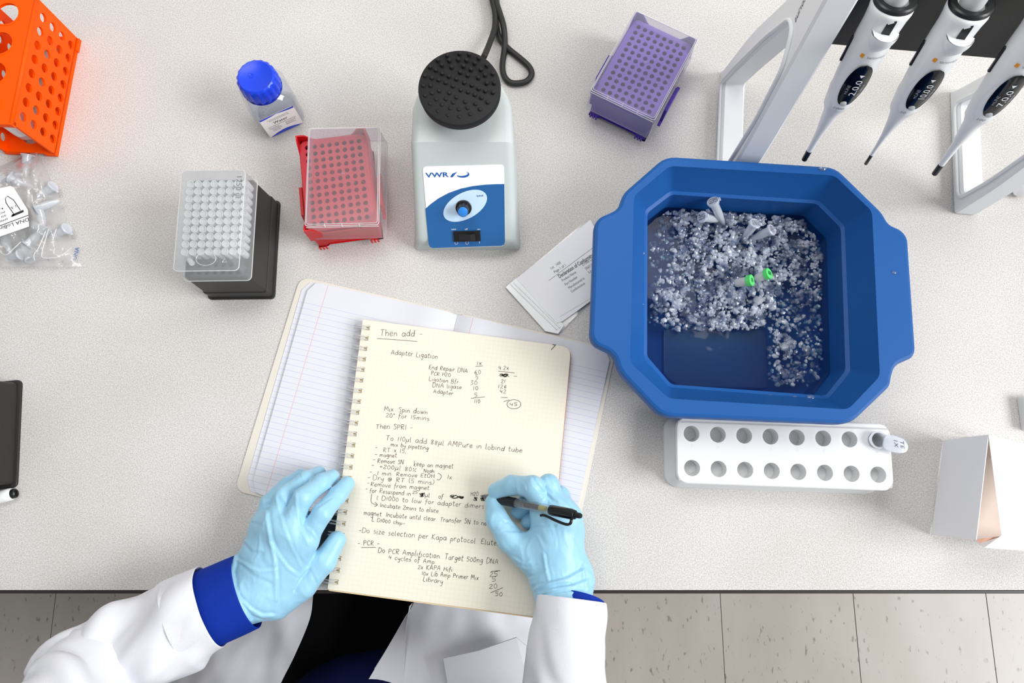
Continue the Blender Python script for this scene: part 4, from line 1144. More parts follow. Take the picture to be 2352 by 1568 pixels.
sheet('side_wall', [ra, P(2430, 1040, .078), P(2380, 1030, .001), P(2225, 1003, .001)], cw, ctn)
sheet('side_wall', [P(2262, 1256, .072), P(2420, 1268, .072), P(2370, 1235, .001), P(2212, 1222, .001)], cw, ctn)
# corners of two more white things cut off by the right edge
e1 = P(2362, 424, .02)
MB_ = MB().lathe([(.001, -.011), (.008, -.0105), (.012, -.006), (.013, .0), (.012, .006), (.008, .0105), (.001, .011)], 20, frame((e1.x, e1.y, .0132), (1, 0, 0), (0, 0, 1), (0, -1, 0)))
tag(MB_.build('foam_plug', mat('foam_white', '#f6f6f6', .6), smooth=True), 'rounded white plug cut off by the right edge beyond the tub', 'plug')
e2 = P(2372, 950, 0)
tag(MB().prism(rrect(.034, .04, .003, 3, e2.x, e2.y), 0, .012, .001).build('slide_box', mat('slide_grey', '#d9dad8', .5)), 'small pale grey box corner peeping in at the right edge', 'box')

# ================================================================ black box and white marker at the left edge
qa, qb = P(53, 872, 0), P(42, 1119, 0)
ey_ = (qa - qb).normalized(); ex_ = Vector((ey_.y, -ey_.x, 0)); Lb = (qa - qb).length; Wb = .09
bb = thing('black_box', 'plain black box at the left edge beside a white marker', 'box', qb + ey_ * (Lb / 2) - ex_ * (Wb / 2), math.atan2(ey_.y, ey_.x) - math.pi / 2)
bm_ = mat('box_black2', '#2a2928', 0.4, spec=0.4, bump=.1, bump_scale=900)
rr2 = lambda d, r, z: [(x, y, z) for x, y in rrect(Wb - d, Lb - d, r, 5)]
MB().loft([rr2(.0, .006, 0), rr2(0, .006, .0022), rr2(.001, .006, .003), rr2(.006, .005, .0034), rr2(.014, .005, .070), rr2(.016, .005, .072), rr2(.018, .005, .072)], True, True).build('box_body', bm_, bb, smooth=True, angle=30)
MB().loft([rr2(.013, .005, .071), rr2(.012, .005, .0715), rr2(.014, .005, .090), rr2(.018, .005, .0915)], True, True).build('box_lid', bm_, bb, smooth=True, angle=30)
mk = thing('marker', 'white marker with a hollow black end poking in from the left edge', 'marker', P(20, 1138, 0))
ma, mb_ = P(37, 1132, .0075), P(-150, 1175, .0075)
T, Lm = axis_frame(ma, mb_)
MB().lathe([(.0062, .004), (.0072, .006), (.0074, .012), (.0074, Lm)], 24, T).build('barrel', mat('marker_white', '#f2f4f4', .35), mk, smooth=True, world=True, angle=40)
MB().lathe([(.0030, .004), (.0036, .0006), (.0046, 0), (.0054, .0006), (.0058, .005)], 24, T, True, False).build('end_ring', mat('marker_black', '#161616', .4), mk, smooth=True, world=True, angle=40)

# ================================================================ zip bag with a folded declaration
zb = thing('zip_bag', 'clear zip bag holding a folded white leaflet, tucked beside the tub', 'bag', P(1270, 640, 0))
film = clear('bag_film', '#ffffff', '#ffffff', 0.10, 0.08, 0.5, 0.3)
outl = roundpoly([tuple(P(x, y, 0)[:2]) for x, y in ((1161, 661), (1352, 500), (1440, 610), (1284, 768))], .003, 3)
MB().prism(outl, .0006, .0030, .0008).build('bag_film', film, zb, world=True)
zl = [tuple(P(x, y, 0)[:2]) for x, y in ((1161, 661), (1186, 640), (1296, 748), (1282, 768), (1252, 762))]
MB().prism(zl, .0031, .0040, .0004).build('zip_band', mat('zip_white', '#eceeee', .35, noise_scale=300, noise_amt=.02), zb, world=True)
za, zz = P(1180, 648, .0045), P(1286, 752, .0045)
for k in (0, 1):
    d = (P(1168, 655, .0045) - za) * (k * .55)
    MB().tube([za + d, zz + d], .0012, 6).build('zip_ridge', mat('zip_white', '#eceeee', .35), zb, world=True)
pq = [P(1356, 505, .0036), P(1186, 640, .0036), P(1278, 742, .0036), P(1292, 738, .0036), P(1318, 720, .0036), P(1425, 640, .0036)]
lf = tag(MB().loft([pq, [p + Vector((0, 0, .0012)) for p in pq]]).build('folded_leaflet', mat('leaflet', '#eeeef2', .6)), 'white folded declaration of conformity inside the zip bag', 'leaflet')
e_x = (P(1355, 583, .005) - P(1260, 644, .005)).normalized(); e_y = Vector((-e_x.y, e_x.x, 0))
sc = (P(1355, 583, .005) - P(1260, 644, .005)).length / 113
ORG = P(1260, 644, .0050)
LT_ = frame(ORG, e_x, e_y)
ik = mat('leaflet_ink', '#55565c', .6)
def lt(txt, px, py, h, fit, bold=0):
    q = P(px, py, .0050); m_ = MB(); put_text(m_, txt, lambda a, b: q + e_x * a + e_y * b, h * sc, fit=fit * sc, bold=bold); m_.build('leaflet_line', ik, lf)
lt('Lot   1430', 1266, 619, 9, 27); lt('Page 1 of 1', 1274, 627.5, 9, 31)
lt('Declaration of Conformity to', 1285, 639, 13, 103, .02)
for t_, x, y, f_ in (('Product Name', 1292, 647, 38), ('Part Number', 1299, 656, 34), ('Manufactured in', 1307, 664, 43), ('Conformance', 1313, 672.5, 37), ('D1000 Ladder', 1339, 611, 40), ('5067-5586', 1346, 620, 30), ('Lot', 1353, 628, 12)): lt(t_, x, y, 9, f_)
m_ = MB(); ribbon(m_, [P(1260, 644.5, .0050), P(1375, 559, .0050)], .0004, (0, 0, 1)); m_.build('leaflet_rule', ik, lf)
m_ = MB(); ribbon(m_, [P(1286, 727, .0050), P(1355, 686, .0050), P(1420, 640, .005)], .0005, (0, 0, 1)); m_.build('leaflet_fold', mat('fold_grey', '#c4c4cc', .6), lf)

# ================================================================ bag of microtubes at the left edge
bg = thing('tube_bag', 'crumpled clear plastic bag full of small tubes at the left edge', 'bag', P(40, 500, 0))
bfilm = clear('crumple_film', '#ffffff', '#f4f4f4', 0.38, 0.06, 0.75, 0.35, bump=.5, bump_scale=45)
def bag_sheet(u, v, sgn):
    # u across (0 left .. 1 right), v down the length
    ly = 350 + 262 * v
    xr = (88 + 30 * min(1, v * 3) + 70 * v ** 1.5) if v > 0 else 88
    xl = 70 - 260 * min(1, v * 2.2)
    x = xl + (xr - xl) * u
    e = min(1, math.sin(math.pi * u) * 1.6) * min(1, math.sin(math.pi * min(1, v * .92 + .04)) * 1.5)
    h = .026 * max(0, e) ** .7
    p = P(x, ly, 0)
    nz = noise.noise(Vector((x * .03, ly * .03, 1))) + .6 * noise.noise(Vector((x * .075, ly * .06, 4)))
    z = .0008 + (h * (.75 + .35 * nz) if sgn > 0 else 0)
    z += .003 * abs(noise.noise(Vector((x * .05 + ly * .03, ly * .02, 9)))) * (1 if sgn > 0 else 0)
    # keep the outline where it is seen, whatever the height
    q = P(x, ly, z) if sgn > 0 else p
    return q
MB().grid(60, 50, lambda u, v: bag_sheet(u, v, 1)).build('bag_film', bfilm, bg, smooth=True, world=True)
# sharp bright creases in the film
cr_m = clear('crease_film', '#ffffff', '#ffffff', .55, .1, .6)
for k, pts in enumerate([((105, 530), (98, 548), (88, 570), (78, 585), (80, 598)), ((112, 525), (103, 555), (97, 578), (100, 592), (140, 590)), ((126, 570), (124, 582), (140, 586), (165, 568)), ((0, 578), (14, 585), (30, 572), (48, 555)), ((74, 468), (86, 458), (98, 455)), ((130, 525), (122, 550), (124, 568))]):
    MB().tube(spline([P(x, y, .023 + .002 * math.sin(i)) for i, (x, y) in enumerate(pts)], 5), .0007, 5).build('film_crease', cr_m, bg, smooth=True, world=True)
bl = mat('bag_blue_print', '#3a5aa8', .5)
for body_, x, y, rot, h in (('DNA', 174, 598, 80, 11), ('LoBind', 46, 575, 85, 7), ('M', 36, 603, 60, 12), ('x', 108, 600, 20, 9), ('c', 145, 598, 200, 9)):
    q = P(x, y, .0035); d = Vector((math.cos(R(rot)), math.sin(R(rot)), 0)); n_ = Vector((-d.y, d.x, 0)); s = .00055
    m_ = MB(); put_text(m_, body_, lambda a, b: q + d * a + n_ * b, h * s * 1.3); m_.build('bag_print', bl, bg, world=True)
bl_pts = [P(x, y, .030) for x, y in ((-70, 448), (24, 427), (31, 430), (64, 482), (67, 520), (0, 543), (-60, 562))]
lab_ = MB().loft([bl_pts, [p + Vector((0, 0, .0003)) for p in bl_pts]]).build('bag_label', mat('label_white', '#f4f4f4', .5), bg, world=True)
bi = mat('label_ink', '#2a2a2e', .6)
zl_ = .0306
for pts, wd in (([(32, 492), (14, 466), (12, 456), (17, 450), (31, 459), (47, 483)], .0009), ([(28, 495), (54, 484)], .0030), ([(-10, 522), (30, 507), (65, 494)], .0009), ([(26, 497), (33, 492)], .0018)):
    m_ = MB(); ribbon(m_, [P(x, y, zl_) for x, y in pts], wd, (0, 0, 1)); m_.build('label_drawing', bi, lab_, world=True)
def flip_text(txt, x, y, h, fit, rot):
    q = P(x, y, zl_); d = Vector((math.cos(R(rot)), math.sin(R(rot)), 0)); n_ = Vector((-d.y, d.x, 0)); s = .00052
    m_ = MB(); put_text(m_, txt, lambda a, b: q + d * a + n_ * b, h * s, fit=fit * s); m_.build('label_text', bi, lab_, world=True)
flip_text('DNA LoBind Tubes', 66, 499, 13, 118, 200)
flip_text('1.5', 38, 469, 9, 15, 208)
for k, t_ in enumerate(('EPPENDORF', '50 St/Pcs', 'PCR clean', 'LOT')): flip_text(t_, 17 - 3 * k, 500 - 8 * k, 6, 46, 203)
rng2 = random.Random(5)
for k, (x, y, rot, z) in enumerate([(25, 405, 200, .012), (50, 420, 160, .016), (104, 441, 30, .010), (95, 500, 100, .014), (80, 545, 240, .012), (135, 535, 20, .010), (60, 575, 300, .010), (15, 560, 120, .012), (60, 380, 80, .010), (110, 470, 210, .016), (30, 590, 10, .010), (85, 520, 330, .009)]):
    a = P(x, y, z); d = Vector((math.cos(R(rot)), math.sin(R(rot)), rng2.uniform(-.08, .35))).normalized()
    lab = 'clear microtube lying loose inside the crumpled plastic bag'
    microtube('microtube', a - d * .014, a + d * .014, lab, 'tube', 'loose microtubes in the plastic bag', False, k)
# ================================================================ composition book lying open
def ruled(name, base, gap, lwid, line_hex, x_margin=None, m_hex='#e8b9c0', y0=0.0, grid=False, y_top=None, strength=1.0):
    m = bpy.data.materials.new(name); m.use_nodes = True
    nt = m.node_tree; b = nt.nodes['Principled BSDF']; N = nt.nodes.new; L = nt.links.new
    b.inputs['Roughness'].default_value = 0.7; b.inputs['Specular IOR Level'].default_value = 0.2
    tc = N('ShaderNodeTexCoord'); sp = N('ShaderNodeSeparateXYZ'); L(tc.outputs['Object'], sp.inputs[0])
    def math_(op, a, bb=None):
        n = N('ShaderNodeMath'); n.operation = op
        for i, v in enumerate((a, bb)):
            if v is None: continue
            if isinstance(v, (int, float)): n.inputs[i].default_value = v
            else: L(v, n.inputs[i])
        return n.outputs[0]
    def lines(src, g, wdt, off):
        f = math_('FRACT', math_('DIVIDE', math_('ADD', src, off), g))
        return math_('LESS_THAN', f, wdt / g)
    c = N('ShaderNodeMix'); c.data_type = 'RGBA'; c.inputs['A'].default_value = lin(base); c.inputs['B'].default_value = lin(line_hex)
    fac = lines(sp.outputs['Y'], gap, lwid, 10 + y0)
    if y_top is not None: fac = math_('MULTIPLY', fac, math_('LESS_THAN', sp.outputs['Y'], y_top))
    if grid: fac = math_('MAXIMUM', fac, lines(sp.outputs['X'], gap, lwid, 10))
    fac = math_('MULTIPLY', fac, strength)
    if grid:
        nn = N('ShaderNodeTexNoise'); nn.inputs['Scale'].default_value = 18; L(tc.outputs['Object'], nn.inputs['Vector'])
        fac = math_('MULTIPLY', fac, nn.outputs['Fac'])
    L(fac, c.inputs['Factor']); res = c.outputs['Result']
    if x_margin is not None:
        d = math_('ABSOLUTE', math_('SUBTRACT', sp.outputs['X'], x_margin))
        c2 = N('ShaderNodeMix'); c2.data_type = 'RGBA'; L(math_('LESS_THAN', d, .0003), c2.inputs['Factor']); L(res, c2.inputs['A']); c2.inputs['B'].default_value = lin(m_hex); res = c2.outputs['Result']
    L(res, b.inputs['Base Color']); return m
sp0 = P(1050, 720, .010)                      # top of the spine
exb = (P(1400, 806, .008) - P(700, 645, .008)); exb.z = 0; exb.normalize()
eyb = Vector((-exb.y, exb.x, 0)); angb = math.atan2(exb.y, exb.x)
book = thing('composition_book', 'open composition book with blue-ruled white pages under the notebook', 'book', (sp0.x, sp0.y, 0), angb)
bi_ = (Matrix.Translation((sp0.x, sp0.y, 0)) @ Matrix.Rotation(angb, 4, 'Z')).inverted()
lw_ = -(bi_ @ P(697, 645, .008)).x; rw_ = (bi_ @ P(1404, 812, .008)).x
bh_l = -(bi_ @ P(605, 1138, .008)).y; BH = max(.243, min(.262, bh_l))
skew = (bi_ @ P(605, 1138, .008)).x + lw_      # pages fan a little towards the bottom
cov = mat('book_cover', '#dcd6ca', 0.6)
pg_l = ruled('page_ruled_left', '#d9dae1', .0071, .00045, '#a9b5d4', -lw_ + .030, '#dda6ae', y0=.004, y_top=-.024, strength=.8)
pg_r = ruled('page_ruled_right', '#d9dae1', .0071, .00045, '#a9b5d4', .020, '#dda6ae', y0=.004, y_top=-.024, strength=.8)
# covers
cl = rrect(lw_ + .006, BH + .006, .012, 5, -(lw_ + .006) / 2 - .002, -BH / 2); MB().prism(cl, .0003, .0016, .0004).build('cover', cov, book)
cr_ = rrect(rw_ + .006, BH + .006, .012, 5, (rw_ + .006) / 2 - .001, -BH / 2); MB().prism(cr_, .0003, .0016, .0004).build('cover', cov, book)
# page blocks: rounded outer corners, arched towards the spine
def block(width, side, m, zt, inset_x=0.0, z0=.0017, name='page_block'):
    nu, nv = 26, 30; r = .013
    def pos(u, v):
        x = u * width; y = -v * BH
        # rounded outer corners
        dx = width - x
        if dx < r:
            k = r - math.sqrt(max(0, r * r - (r - dx) ** 2))
            y = -k - v * (BH - 2 * k)
        a = 1 - u
        z = zt + .0035 * math.exp(-((u - .16) / .14) ** 2) - .0045 * max(0, 1 - u / .10) ** 1.5 - .0012 * u
        z = max(z, .0022); sk = .004 * v * u if side < 0 else -.002 * v * u
        return Vector((side * (x - inset_x * v * 0) + sk * (1 if side < 0 else 1), y, z))
    mb = MB().grid(nu, nv, pos)
    k = len(mb.v)
    # rim down to the cover
    rim = [pos(i / nu, 0) for i in range(nu + 1)] + [pos(1, j / nv) for j in range(1, nv + 1)] + [pos(i / nu, 1) for i in range(nu - 1, -1, -1)]
    mb.loft([rim, [Vector((p.x * 1.003, p.y, z0)) for p in rim]], False, False, closed=False)
    return mb.build(name, m, book, smooth=True, angle=45)
block(lw_ - .007, -1, pg_l, .0058)
lf2 = block(lw_ + .001, -1, pg_l, .0028, name='page_block')
block(rw_, 1, pg_r, .0062)
# a loose leaf corner showing at the near left
q = [bi_ @ P(x, y, .0022) for x, y in ((580, 1115), (606, 1142), (700, 1150), (700, 1100))]
MB().prism(roundpoly([(p.x, p.y) for p in q], [.004, .008, 0, 0], 4), .0018, .0024).build('loose_leaf', pg_l, book)

# ================================================================ slate folder under the wrist
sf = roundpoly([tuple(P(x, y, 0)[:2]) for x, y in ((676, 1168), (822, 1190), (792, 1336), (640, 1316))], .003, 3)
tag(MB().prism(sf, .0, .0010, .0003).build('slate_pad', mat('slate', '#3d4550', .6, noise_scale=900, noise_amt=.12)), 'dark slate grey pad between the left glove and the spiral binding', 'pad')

# ================================================================ cream spiral notebook
NZ = .0165
TLn, TRn, BRn, BLn = P(833, 733, NZ), P(1312, 797, NZ), P(1252, 1419, NZ), P(752, 1353, NZ)
exn = ((TRn - TLn) + (BRn - BLn)); exn.z = 0; exn.normalize(); angn = math.atan2(exn.y, exn.x)
nb = thing('spiral_notebook', 'cream gridded spiral notebook covered in black handwriting', 'notebook', (TLn.x, TLn.y, 0), angn)
nM = Matrix.Translation((TLn.x, TLn.y, 0)) @ Matrix.Rotation(angn, 4, 'Z'); nI = nM.inverted()
lc = [nI @ p for p in (TLn, TRn, BRn, BLn)]
NW = (lc[1].x + lc[2].x - lc[3].x) / 2; NHt = -(lc[3].y + lc[2].y) / 2
cream = ruled('page_cream', '#e8e2d2', .0052, .00022, '#c4b494', grid=True, strength=.55)
def npoly(d=0.0, z=0): return roundpoly([(lc[3].x + d, lc[3].y), (lc[2].x - d, lc[2].y), (lc[1].x - d, lc[1].y), (lc[0].x + d, lc[0].y)], [.002, .002, .012, .002], 5)
def shift(poly, dx, dy): return [(x + dx, y + dy) for x, y in poly]
MB().prism(shift(npoly(), .0012, -.0004), .0102, .0112, .0002).build('back_cover', mat('cover_red', '#a81f22', .5), nb)
MB().prism(npoly(), .0113, NZ, .0003).build('page_block', cream, nb)
# a second leaf slipping out at the foot
MB().prism(shift(npoly(), .0006, -.0016), .0114, NZ - .0012, .0002).build('under_leaf', mat('leaf_tan', '#ddc7a0', .65), nb)
# wire loops with the slots they pass through
NR = 24
wire = mat('wire_steel', '#d6d7d8', .35, metal=.45)
slot = mat('slot_dark', '#a8946c', .6)
ptsA = [nI @ P(838, 752, NZ), nI @ P(765, 1335, NZ)]
ring_me = slot_me = None
for k in range(NR):
    c = ptsA[0].lerp(ptsA[1], k / (NR - 1)); 
    if ring_me is None:
        mb = MB(); rx, rz = .0098, .0062
        for dy in (-.0016, .0016):
            pts = [(-.0035 + rx * math.cos(R(a)) , dy, -.0028 + rz * math.sin(R(a))) for a in range(28, 300, 16)]
            mb.tube(pts, .00046, 6)
        mb.tube([(-.0035 + rx * math.cos(R(28)), -.0016, -.0028 + rz * math.sin(R(28))), (-.0035 + rx * math.cos(R(28)) + .0012, 0, -.0028 + rz * math.sin(R(28)) - .0004), (-.0035 + rx * math.cos(R(28)), .0016, -.0028 + rz * math.sin(R(28)))], .00046, 6)
        o = mb.build('wire_loop', wire, nb, smooth=True); ring_me = o.data
        mb = MB().box(.0022, .0062, -.0026, .0026, .00005, .00012); so = mb.build('paper_slot', slot, nb); slot_me = so.data
    else:
        o = link('wire_loop', ring_me, nb); so = link('paper_slot', slot_me, nb)
    o.location = (c.x, c.y, NZ); so.location = (c.x, c.y, NZ)

# ---- handwriting: single-stroke letters drawn as thin pen lines
G = {
'a': ".9;.75 .85 .4 1 .1 .6 .15 .15 .45 0 .72 .4 .75 .95 .74 .2 .9 0", 'b': ".85;.1 1.8 .1 0;.1 .6 .45 1 .75 .6 .6 .05 .1 .1", 'c': ".75;.7 .85 .35 1 .1 .5 .3 0 .7 .15",
'd': ".9;.72 .75 .4 1 .1 .55 .2 0 .55 .05 .74 .4 .78 1.8 .76 .2 .9 0", 'e': ".8;.1 .5 .65 .6 .6 .95 .3 1 .08 .5 .3 0 .75 .2", 'f': ".65;.65 1.6 .45 1.8 .3 1.5 .25 .3 .15 -.5;.05 .95 .6 1",
'g': ".85;.7 .85 .35 1 .1 .5 .4 .1 .7 .5 .72 1 .65 -.5 .35 -.75 .1 -.5", 'h': ".85;.1 1.8 .1 0;.1 .6 .4 1 .7 .8 .72 0", 'i': ".35;.15 1 .15 .1 .3 0;.15 1.4 .18 1.45",
'k': ".8;.1 1.8 .1 0;.65 1 .12 .45 .7 0", 'l': ".4;.15 1.8 .12 .2 .35 0", 'm': "1.25;.1 1 .1 0;.1 .7 .35 1 .55 .8 .57 0;.57 .7 .85 1 1.05 .8 1.1 0", 'n': ".85;.1 1 .1 0;.1 .65 .4 1 .68 .8 .72 .0",
'o': ".85;.4 1 .08 .6 .25 .05 .6 .08 .75 .6 .4 1", 'p': ".85;.12 1 .08 -.8;.1 .7 .45 1 .75 .6 .5 .1 .12 .2", 'q': ".85;.7 .9 .35 1 .1 .5 .4 .05 .7 .5;.72 1 .72 -.8", 'r': ".65;.1 1 .12 0;.12 .6 .35 .95 .6 .95", 's': ".7;.6 .9 .3 1 .15 .75 .55 .4 .5 .05 .1 .05",
't': ".65;.3 1.6 .25 .2 .45 0 .6 .1;.02 1.1 .6 1.15", 'u': ".9;.1 1 .12 .25 .35 0 .65 .3 .72 1 .72 .2 .88 0", 'v': ".75;.08 1 .35 0 .7 1", 'w': "1.15;.08 1 .28 0 .55 .75 .78 0 1.08 1", 'x': ".8;.08 1 .7 0;.7 1 .08 0", 'y': ".8;.1 1 .15 .4 .4 .25 .68 .6;.72 1 .6 -.5 .3 -.75 .1 -.6", 'z': ".75;.08 .95 .65 1 .1 .05 .7 0",
'A': "1.1;.05 0 .5 1.7 .95 0;.2 .6 .85 .65", 'B': "1;.12 1.7 .1 0;.1 1.65 .7 1.6 .65 1 .12 .9 .8 .75 .75 .1 .1 0", 'C': "1;.9 1.4 .55 1.7 .1 1 .3 .1 .9 .25", 'D': "1.1;.12 1.7 .12 0 .75 .15 1 .9 .7 1.6 .02 1.7", 'E': ".9;.8 1.65 .2 1.6 .12 .9 .6 .9 .1 .8 .15 .05 .85 .1", 'F': ".85;.12 0 .12 1.7 .8 1.65;.12 .9 .6 .95",
'H': "1.05;.12 1.7 .12 0;.9 1.7 .9 0;.12 .85 .9 .9", 'I': ".4;.2 1.7 .18 0", 'K': ".95;.12 1.7 .12 0;.8 1.7 .15 .8 .85 0", 'L': ".85;.15 1.7 .12 .05 .75 0", 'M': "1.3;.1 0 .2 1.7 .6 .6 1 1.7 1.15 0", 'N': "1.1;.1 0 .12 1.7 .85 0 .9 1.7", 'P': ".95;.12 1.7 .12 0;.05 1.6 .7 1.6 .75 1 .12 .8", 'R': "1;.12 1.7 .12 0;.05 1.65 .7 1.6 .7 1 .15 .85 .85 0", 'S': ".9;.8 1.5 .45 1.7 .15 1.35 .7 .7 .6 .1 .1 .1", 'T': "1;.02 1.65 .95 1.7;.48 1.7 .45 0", 'O': "1.1;.5 1.7 .1 1 .25 .1 .75 .1 1 .9 .5 1.7", 'V': "1;.05 1.7 .45 0 .95 1.7",
'0': ".85;.4 1.5 .08 .9 .2 .1 .55 .05 .75 .7 .4 1.5", '1': ".45;.25 1.5 .2 0", '2': ".85;.1 1.2 .4 1.5 .7 1.15 .1 .05 .8 .05", '3': ".85;.1 1.45 .7 1.45 .35 .85 .7 .5 .4 0 .08 .15", '4': ".85;.2 1.5 .12 .7 .75 .7;.6 1.3 .58 0", '5': ".85;.75 1.5 .2 1.5 .15 .85 .6 .85 .65 .2 .1 .0", '6': ".85;.55 1.5 .15 .7 .3 .05 .65 .3 .5 .75 .15 .5", '7': ".8;.1 1.5 .75 1.5 .3 0", '8': ".85;.65 1.3 .35 1.5 .15 1.2 .65 .4 .4 0 .12 .35 .6 1.1 .65 1.3", '9': ".8;.65 1.2 .3 1.5 .12 1 .6 .95 .65 1.4 .55 0",
'-': ".8;.08 .6 .7 .65", '.': ".35;.12 .02 .16 .06", ',': ".35;.2 .1 .1 -.25", '+': ".85;.08 .6 .75 .65;.4 1 .4 .25", '%': "1.05;.9 1.5 .1 0;.2 1.4 .1 1.15 .3 1.1 .2 1.4;.75 .4 .65 .1 .85 .1 .75 .4", '(': ".5;.4 1.7 .12 .8 .4 -.15", ')': ".5;.1 1.7 .38 .8 .1 -.15", '@': "1.2;.75 .9 .5 1 .4 .5 .6 .4 .75 .9 .8 .4 1 .6 .95 1.2 .5 1.45 .1 .9 .3 .05 .8 .05", 'µ': ".9;.15 1 .05 -.7;.12 .3 .35 0 .65 .3 .7 1 .7 .2 .88 0", '>': ".7;.1 1 .65 .55 .1 .1", '°': ".45;.2 1.6 .08 1.35 .25 1.2 .35 1.45 .2 1.6", ' ': ".7",
}
GP = {}
for k_, v_ in G.items():
    q = v_.split(';'); st = []
    for s_ in q[1:]:
        n_ = [float(t_) for t_ in s_.split()]; st.append([(n_[i], n_[i + 1]) for i in range(0, len(n_), 2)])
    GP[k_] = (float(q[0]), st)
hr = random.Random(21)
ink = mat('pen_ink', '#474340', .55)
HZ = NZ + .00018
UPV = Vector((0, 0, 1))
def stroke(mb, pix, wid=.00046):
    pts = [Vector((x, y, 0)) for x, y in pix]
    sm = spline(pts, 4) if len(pts) > 2 else pts
    ribbon(mb, [nI @ P(p.x, p.y, HZ) for p in sm], wid, UPV)
def hand(txt, x0, y0, x1, y1, h=6.2, wid=.00046):
    """One written line from pixel (x0, y0) to (x1, y1) on the page; h = x-height in pixels."""
    tot = sum(GP[c][0] + .14 for c in txt if c in GP); ln = math.hypot(x1 - x0, y1 - y0)
    ux, uy = (x1 - x0) / ln, (y1 - y0) / ln; sx = ln / tot; cur = 0.0
    mb = MB()
    for ch in txt:
        if ch not in GP: continue
        wd, sts = GP[ch]; jy = hr.uniform(-.10, .10); js = hr.uniform(.9, 1.12); sl = hr.uniform(.05, .22)
        for st in sts:
            pix = []
            for (a, b) in st:
                a2 = (cur + a + sl * b * .35 + hr.uniform(-.03, .03)) * sx; b2 = (b * js + jy + hr.uniform(-.03, .03)) * h
                pix.append((x0 + ux * a2 + uy * b2, y0 + uy * a2 - ux * b2))
            stroke(mb, pix, wid * hr.uniform(.85, 1.15))
        cur += wd + .14
    return mb.build('handwritten_line', ink, nb)
def line_(*pts, wid=.00055, h=None):
    mb = MB(); stroke(mb, list(pts), wid); return mb.build('pen_rule', ink, nb)
def scribble(x0, y0, x1, y1, n=14):
    mb = MB(); pts = [(x0 + (x1 - x0) * hr.random(), y0 + (y1 - y0) * hr.random()) for _ in range(n)]
    stroke(mb, pts, .0007); return mb.build('pen_scribble', ink, nb)
W_ = [("Then add -", 873, 770, 972, 773, 8), ("Adapter Ligation", 898, 813, 1006, 824, 6.6), ("1x", 1095, 838, 1108, 837, 5.5), ("4.2x", 1145, 849, 1170, 849, 6),
 ("End Repair DNA", 985, 847, 1075, 856, 5.6), ("60", 1089, 859, 1106, 859, 6.2), ("PCR H2O", 990, 861, 1036, 865, 5.2), ("5", 1092, 871, 1100, 871, 6), ("Ligation Bfr", 985, 874, 1054, 881, 5.2), ("30", 1080, 883, 1098, 883, 6), ("DNA ligase", 993, 889, 1061, 893, 5.4), ("10", 1086, 895, 1100, 895, 6), ("Adapter", 995, 902, 1042, 907, 5.4), ("5", 1089, 911, 1098, 911, 6), ("110", 1089, 925, 1104, 925, 5.6),
 ("25", 1148, 865, 1167, 865, 5), ("-", 1178, 867, 1190, 867, 5), ("21", 1151, 879, 1162, 879, 5), ("126", 1144, 891, 1165, 891, 5.2), ("42", 1148, 903, 1164, 903, 5.2), ("45", 1170, 932, 1190, 932, 5.5),
 ("Mix. Spin down", 882, 943, 983, 951, 6.2), ("20° for 15mins.", 886, 957, 991, 966, 6), ("Then SPRI -", 863, 984, 949, 987, 6.4), ("To 110µl add 88µl AMPure in lobind tube.", 886, 1010, 1205, 1039, 6.6), ("mix by pipetting", 897, 1024, 985, 1033, 5.4),
 ("-", 861, 1030, 869, 1030, 4), ("RT x 15,", 880, 1037, 934, 1040, 5.6), ("-", 860, 1046, 868, 1046, 4), ("magnet", 872, 1049, 912, 1050, 5.4), ("-", 856, 1058, 864, 1058, 4), ("Remove SN", 867, 1062, 928, 1066, 5.6), ("keep on magnet", 950, 1070, 1042, 1075, 6), ("-", 853, 1071, 861, 1071, 4), ("+200µl 80%", 871, 1075, 958, 1083, 5.8), ("Noah.", 973, 1084, 1001, 1086, 5.2),
 ("-", 848, 1086, 856, 1086, 4), ("1 min. Remove EtOH.", 866, 1090, 1003, 1098, 5.6), ("1x", 1027, 1099, 1039, 1100, 5.4), ("-", 844, 1099, 852, 1099, 4), ("Dry @ RT (5 mins).", 856, 1102, 1003, 1113, 6), ("-", 843, 1112, 850, 1112, 4), ("Remove from magnet", 851, 1116, 987, 1125, 5.8), ("-", 839, 1125, 846, 1125, 4), ("for Resuspend in", 849, 1130, 944, 1138, 5.8), ("25", 947, 1133, 960, 1134, 4.4), ("µl", 976, 1141, 988, 1142, 5.6), ("of", 1007, 1144, 1018, 1145, 6), ("H2O", 1081, 1138, 1100, 1139, 5.4),
 ("( D1000 to low for adapter dimers.", 864, 1147, 1117, 1168, 6), ("Incubate 2mins to elute.", 872, 1164, 1011, 1178, 5.8), ("magnet. Incubate until clear. Transfer SN to new", 835, 1182, 1127, 1207, 6.2), ("L D1000 chip-", 854, 1196, 931, 1206, 5), ("-Do size selection per Kapa protocol. Eluted", 823, 1222, 1150, 1253, 7), ("- PCR -", 821, 1252, 873, 1252, 6.6),
 ("Do PCR Amplification. Target 500ng DNA.", 868, 1268, 1149, 1296, 7), ("4 cycles of Amp.", 892, 1284, 1003, 1295, 6.2), ("2x KAPA Hifi", 959, 1306, 1040, 1312, 5.8), ("10x Lib Amp Primer Mix", 968, 1320, 1100, 1332, 6), ("Library", 971, 1333, 1018, 1341, 6.4), ("25", 1124, 1323, 1145, 1323, 6.6), ("5", 1129, 1335, 1141, 1335, 6.2), ("20", 1123, 1351, 1144, 1351, 7), ("50", 1137, 1368, 1156, 1368, 6)]
for t_, x0, y0, x1, y1, h_ in W_: hand(t_, x0, y0, x1, y1, h_)
